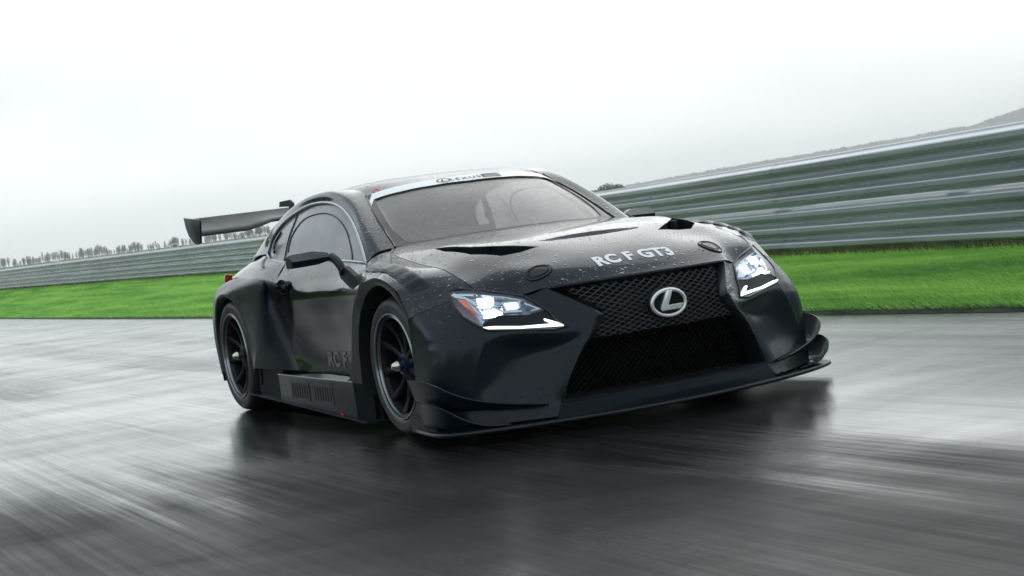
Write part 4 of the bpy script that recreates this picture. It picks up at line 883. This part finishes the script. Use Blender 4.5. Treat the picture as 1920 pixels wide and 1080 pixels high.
for r_i, zo in enumerate((.005, .541)):
    s_ = 0.
    while s_ < tot:
        V = []; ss = np.linspace(s_, s_+4.0, 5); off = .004 if int(s_/4) % 2 else 0
        for q in ss:
            p, nr = bp(q)
            for d_, z in PR: V.append(tuple(p+nr*(d_+off)+np.array([0, 0, zo+z])))
        k = len(PR); F = [(i*k+j, (i+1)*k+j, (i+1)*k+j+1, i*k+j+1) for i in range(4) for j in range(k-1)]
        me_o = mk('rail', V, F, M_galv, bar, ang=25); s_ += 3.98
s_ = .3
while s_ < tot:
    p, nr = bp(s_); c = p-nr*.07; boxes('post', [((c[0], c[1], c[2]+.51), (.09, .12, 1.06), Matrix.Rotation(math.atan2(nr[1], nr[0]), 3, 'Z'))], M_galv, bar); s_ += 3.98
# lower dead grass strip at the foot of the barrier
M_dead = mat('dead_grass', (.12, .08, .03), .9)
V = []
gq = np.random.default_rng(9)
n = 26000; x = gq.uniform(-100, 10, n); y = bar_y(x)+gq.normal(-.08, .10, n); z = np.array(terr(x, y)); h = gq.uniform(.03, .11, n); a = gq.uniform(0, 6.28, n)
V = np.stack([np.stack([x-.006*np.cos(a), y-.006*np.sin(a), z-.01], 1), np.stack([x+.006*np.cos(a), y+.006*np.sin(a), z-.01], 1), np.stack([x+gq.normal(-.3, .5, n)*h, y+gq.normal(0, .4, n)*h, z+h], 1)], 1)
me = bpy.data.meshes.new('dry_grass'); me.from_pydata(V.reshape(-1, 3).tolist(), [], [(3*i, 3*i+1, 3*i+2) for i in range(n)]); me.materials.append(M_dead)
o = link('dry_grass', me); o['kind'] = 'stuff'

# ------------------------------------------------------------------ trees
M_bark = mat('bare_branches', (.04, .034, .036), .9); M_leaf = mat('bush_foliage', (.06, .065, .03), .9); M_dkleaf = mat('evergreen_foliage', (.02, .035, .018), .9)
def bare_tree_mesh(seed, H_=6.6, W_=1.0, nb=64):
    g_ = np.random.default_rng(seed); V = []; F = []
    def stick(p, q, r0, r1):
        b = len(V); d = np.array(q)-np.array(p); e1 = np.cross(d, [0, 0, 1.]) if abs(d[2]) < np.linalg.norm(d)*.98 else np.array([1., 0, 0]); e1 = e1/np.linalg.norm(e1); e2 = np.cross(d, e1); e2 = e2/np.linalg.norm(e2)
        for c_, r_ in ((p, r0), (q, r1)):
            for k in range(3): V.append(tuple(np.array(c_)+r_*(e1*math.cos(2.094*k)+e2*math.sin(2.094*k))))
        for k in range(3): F.append((b+k, b+(k+1) % 3, b+3+(k+1) % 3, b+3+k))
    lean = g_.normal(0, .15, 2); stick((0, 0, -.5), (lean[0], lean[1], H_*.55), .11, .07); stick((lean[0], lean[1], H_*.55), (lean[0]*1.6, lean[1]*1.6, H_), .07, .02)
    for i in range(nb):
        t = g_.uniform(.12, .9); a = g_.uniform(0, 6.28); ln = W_*(1.25-t)*g_.uniform(.5, 1.1); up = g_.uniform(1.4, 2.6)*ln
        p = np.array([lean[0]*t, lean[1]*t, H_*t]); q = p+np.array([ln*math.cos(a)*.8, ln*math.sin(a)*.8, min(up, H_*1.0-p[2])]); stick(p, q, .045, .012)
        for _ in range(2): a2 = a+g_.normal(0, 1); m2 = p+(q-p)*g_.uniform(.4, .8); stick(m2, m2+np.array([.3*ln*math.cos(a2), .3*ln*math.sin(a2), .5*ln]), .035, .012)
    me = bpy.data.meshes.new('bare_tree'); me.from_pydata(V, [], F); me.materials.append(M_bark); return me
bare = [bare_tree_mesh(k, W_=1.3+.35*(k % 3)) for k in range(7)]
def cam_az(u): # azimuth helper in degrees for tree rows, measured from the -x axis
    return u
gt = np.random.default_rng(21)
def polar(deg, r_): a = math.radians(deg); return 7.4-r_*math.cos(a), -3.85+r_*math.sin(a)
NT_ = 0
for row, (dist, n, d0, d1, k0, k1) in enumerate(((900, 165, 8.2, 18.9, .78, 1.15), (912, 120, 8.2, 18.9, .8, 1.2))):
    for i in range(n):
        dg_ = gt.uniform(d0, d1) if row else d0+(d1-d0)*(i+gt.uniform(-1.6, 1.6))/n; x, y = polar(dg_, dist+gt.normal(0, 3)); z = float(terr(x, y)); s_ = .86*gt.uniform(k0*.85, k1)*(.85+.22*math.sin(dg_*7.3)*math.sin(dg_*2.9+1))*(1.12 if 9.5 < dg_ < 12.2 else 1)
        o = bpy.data.objects.new('bare_tree', bare[int(gt.integers(7))]); COL.objects.link(o); o.location = (x, y, z-.1); o.scale = (s_*gt.uniform(.8, 1.2), s_*gt.uniform(.8, 1.2), s_); o.rotation_euler = (0, 0, gt.uniform(0, 6))
        where = 'near the left edge of the picture' if dg_ < 10.2 else 'midway between the left edge and the 100 board' if dg_ < 12.6 else 'just left of the 100 board' if dg_ < 13.9 else 'between the 100 board and the rear wing endplate' if dg_ < 15.4 else 'seen beneath the rear wing'; size = 'tall' if s_ > .86 else 'small' if s_ < .70 else 'middling'; o['label'] = size+' leafless tree in the skyline row '+where; o['category'] = 'tree'; o['group'] = 'bare trees along the skyline'
# hedge strip and rough grass at the foot of the trees
def scrub(name, pts, m, n, r_, hh, seed, lab, cat, ks=None):
    g_ = np.random.default_rng(seed); V = []; F = []
    for k in range(n):
        c_ = np.array(pts[int(g_.integers(len(pts)))])+g_.normal(0, 1, 3)*np.array(r_); c_[2] = abs(c_[2]-pts[0][2])+pts[0][2] if False else c_[2]
        s_ = hh*g_.uniform(.5, 1.2); R3 = g_.normal(0, 1, (2, 3)); R3 /= np.linalg.norm(R3, axis=1, keepdims=True); b = len(V)
        V += [tuple(c_+s_*R3[0]), tuple(c_+s_*R3[1]), tuple(c_-s_*R3[0]), tuple(c_-s_*R3[1])]; F.append((b, b+1, b+2, b+3))
    me = bpy.data.meshes.new(name); me.from_pydata(V, [], F); me.materials.append(m); o = link(name, me)
    if ks: o['kind'] = ks
    else: o['label'] = lab; o['category'] = cat
    return o
hp = []
for dg_ in np.linspace(8, 19, 300): x, y = polar(dg_, 893); hp.append((x, y, float(terr(x, y))+.25))
scrub('hedge', hp, mat('winter_hedge', (.09, .065, .04), .9), 9000, (2, 2, .25), .35, 5, '', '', 'stuff')
def leafy_tree(name, x, y, z, h, w_, m, seed, lab, n=900, leaf=.35):
    root = empty(name, (x, y, z), lab, 'tree'); g_ = np.random.default_rng(seed)
    tube('trunk', [(0, 0, -.3), (.1, 0, h*.35), (0, .1, h*.7)], [.28, .2, .08], M_bark, root, n=6)
    V = []; F = []; cl = [(g_.normal(0, w_*.28), g_.normal(0, w_*.28), h*g_.uniform(.35, .82), w_*g_.uniform(.16, .30)) for _ in range(14)]
    for k in range(n):
        cx, cy, cz, cr_ = cl[int(g_.integers(14))]; v = g_.normal(0, 1, 3); v /= np.linalg.norm(v); c_ = np.array([cx, cy, cz])+v*cr_*g_.uniform(.6, 1.1); s_ = leaf*g_.uniform(.5, 1.2)
        R3 = g_.normal(0, 1, (2, 3)); R3 /= np.linalg.norm(R3, axis=1, keepdims=True); b = len(V); V += [tuple(c_+s_*R3[0]), tuple(c_+s_*R3[1]), tuple(c_-s_*R3[0]), tuple(c_-s_*R3[1])]; F.append((b, b+1, b+2, b+3))
    mk('crown', V, F, m, root, smooth=False); return root
for dg_, h, w_, sd_, lab in ((28.7, 5.6, 5.0, 1, 'brown rounded tree at the left of the hazy clump beyond the windscreen pillar'), (29.25, 6.9, 5.5, 2, 'tallest tree in the middle of the hazy clump beyond the windscreen pillar'), (29.85, 6.4, 5.5, 3, 'tree just right of the middle of the hazy clump above the barrier'), (30.4, 4.9, 4.5, 4, 'low tree at the right end of the hazy clump above the barrier')):
    x, y = polar(dg_, 450); z = float(terr(x, y)); leafy_tree('broadleaf_tree', x, y, z, h, w_, M_leaf, sd_, lab, 1300, .28)
for dg_, h, w_, sd_, lab in ((16.9, 5.2, 3.6, 11, 'dark evergreen tree beneath the rear wing, left of its neighbour'), (17.25, 5.9, 3.6, 12, 'dark evergreen tree beneath the rear wing, nearer the car')):
    x, y = polar(dg_, 885); leafy_tree('evergreen_tree', x, y, float(terr(x, y)), h, w_, M_dkleaf, sd_, lab, 700, .3)
for dg_, h, sd_, lab in ((41.95, 7.6, 13, 'tiny dark tree poking above the barrier below the hill, left one'), (42.4, 7.6, 14, 'tiny dark tree poking above the barrier below the hill, right one')):
    x, y = polar(dg_, 420); leafy_tree('evergreen_tree', x, y, float(terr(x, y)), h, 2.2, M_dkleaf, sd_, lab, 500, .22)
# marker board and the low white building beyond the barrier
M_board = mat('board_white', (.8, .8, .8), .5); M_num = mat('board_black', (.03, .03, .035), .5)
mb = empty('distance_board', (-56.3, 12.45, 1.0), 'small white board with black 100 standing just behind the barrier', 'sign')
bd = boxes('board', [((0, 0, .86), (.03, .28, .20))], M_board, mb); boxes('post', [((-.03, 0, .36), (.04, .04, .90))], M_galv, mb)
me = text_mesh('100', .17, .006, 1.0); X = np.array([v.co[:] for v in me.vertices]); lo, hi = X.min(0), X.max(0)
for v in me.vertices: v.co = (.0175, -.115+(v.co.x-lo[0])/(hi[0]-lo[0])*.23, .80+(v.co.y-lo[1])/(hi[1]-lo[1])*.125)
me.materials.append(M_num); tnum = link('numerals', me, mb)
hx, hy = polar(17.05, 200); hb = empty('white_cabin', (hx, hy, float(terr(hx, hy))), 'long low white cabin roof showing above the barrier beneath the rear wing', 'building', rz=.25)
boxes('wall', [((0, 0, .3), (2.4, 3.0, 1.3))], M_board, hb); boxes('roof', [((0, 0, .98), (2.7, 3.3, .12))], M_board, hb); boxes('door', [((1.21, -.6, .25), (.04, .8, 1.1))], M_galv, hb); boxes('window', [((1.21, .7, .45), (.04, .8, .5))], M_gloss, hb)

# ------------------------------------------------------------------ hills
HP = np.array([(20.5, 5), (23.5, 19), (26.0, 30), (28.2, 33), (29.0, 34), (30.2, 36), (31.8, 38.9), (33.2, 41.3), (34.9, 44.3), (36.3, 46), (38.1, 48.5), (39.8, 50.5), (41.2, 54.5), (41.85, 53), (42.25, 58), (42.9, 64), (43.7, 70), (45, 76), (47, 80), (50, 66), (55, 38), (60, 6)])
M_hill = mat('wooded_hill', (.09, .10, .10), .95); nt = NT(M_hill)
nt.l(nt.ramp(nt.noise(nt.coord((.01, .01, .02)), 2.5, 6, .65), [(.4, (.055, .062, .062)), (.6, (.115, .122, .115))]), nt.b.inputs['Base Color'])
gh = np.random.default_rng(31); an = np.arange(20.5, 60, .04); base_r = [1900, 2150, 2350, 2460, 2500, 2540, 2700, 3000]; kz = [.05, .35, .75, .95, 1, .97, .7, .2]
V = []; F = []
for i, a in enumerate(an):
    hgt = np.interp(a, HP[:, 0], HP[:, 1]); 
    for r_, q in zip(base_r, kz):
        x, y = polar(a, r_+gh.normal(0, 8)); V.append((x, y, hgt*q+gh.normal(0, .5)*(q > .3)+(1.8*abs(gh.normal(0, .5)) if .9 < q else 0)))
k = len(base_r); F = [(i*k+j, i*k+j+1, (i+1)*k+j+1, (i+1)*k+j) for i in range(len(an)-1) for j in range(k-1)]
o = mk('hill', V, F, M_hill, smooth=False); o['kind'] = 'structure'
# wood on the far side of the circuit, which the car's flank and nose mirror
gw = np.random.default_rng(41); V = []; F = []
M_wood = mat('far_wood', (.02, .027, .016), .95)
for k in range(95000):
    a = gw.uniform(math.radians(-174), math.radians(75)); r_ = gw.uniform(58, 74); hz = 13+3.5*math.sin(a*9)+2*math.sin(a*23+1); x = 2+r_*math.cos(a)*1.3; y = -6+r_*math.sin(a)
    if y > -12.5 and x < 40: continue
    c_ = np.array([x, y, abs(gw.uniform(0, 1))**.8*hz]); s_ = gw.uniform(.22, .6); R3 = gw.normal(0, 1, (2, 3)); R3 /= np.linalg.norm(R3, axis=1, keepdims=True); b = len(V)
    V += [tuple(c_+s_*R3[0]), tuple(c_+s_*R3[1]), tuple(c_-s_*R3[0]), tuple(c_-s_*R3[1])]; F.append((b, b+1, b+2, b+3))
me = bpy.data.meshes.new('far_wood'); me.from_pydata(V, [], F); me.materials.append(M_wood); o = link('far_wood', me); o['kind'] = 'stuff'

# ------------------------------------------------------------------ haze
mh = bpy.data.materials.new('haze'); mh.use_nodes = True; t = mh.node_tree; t.nodes.clear()
oo = t.nodes.new('ShaderNodeOutputMaterial'); pv = t.nodes.new('ShaderNodeVolumePrincipled'); pv.inputs['Density'].default_value = .00033
pv.inputs['Color'].default_value = (.975, .99, 1, 1); pv.inputs['Anisotropy'].default_value = .55; t.links.new(pv.outputs[0], oo.inputs['Volume'])
hz = boxes('haze', [((-1300, 900, 46), (3800, 3400, 98))], mh); hz['kind'] = 'stuff'
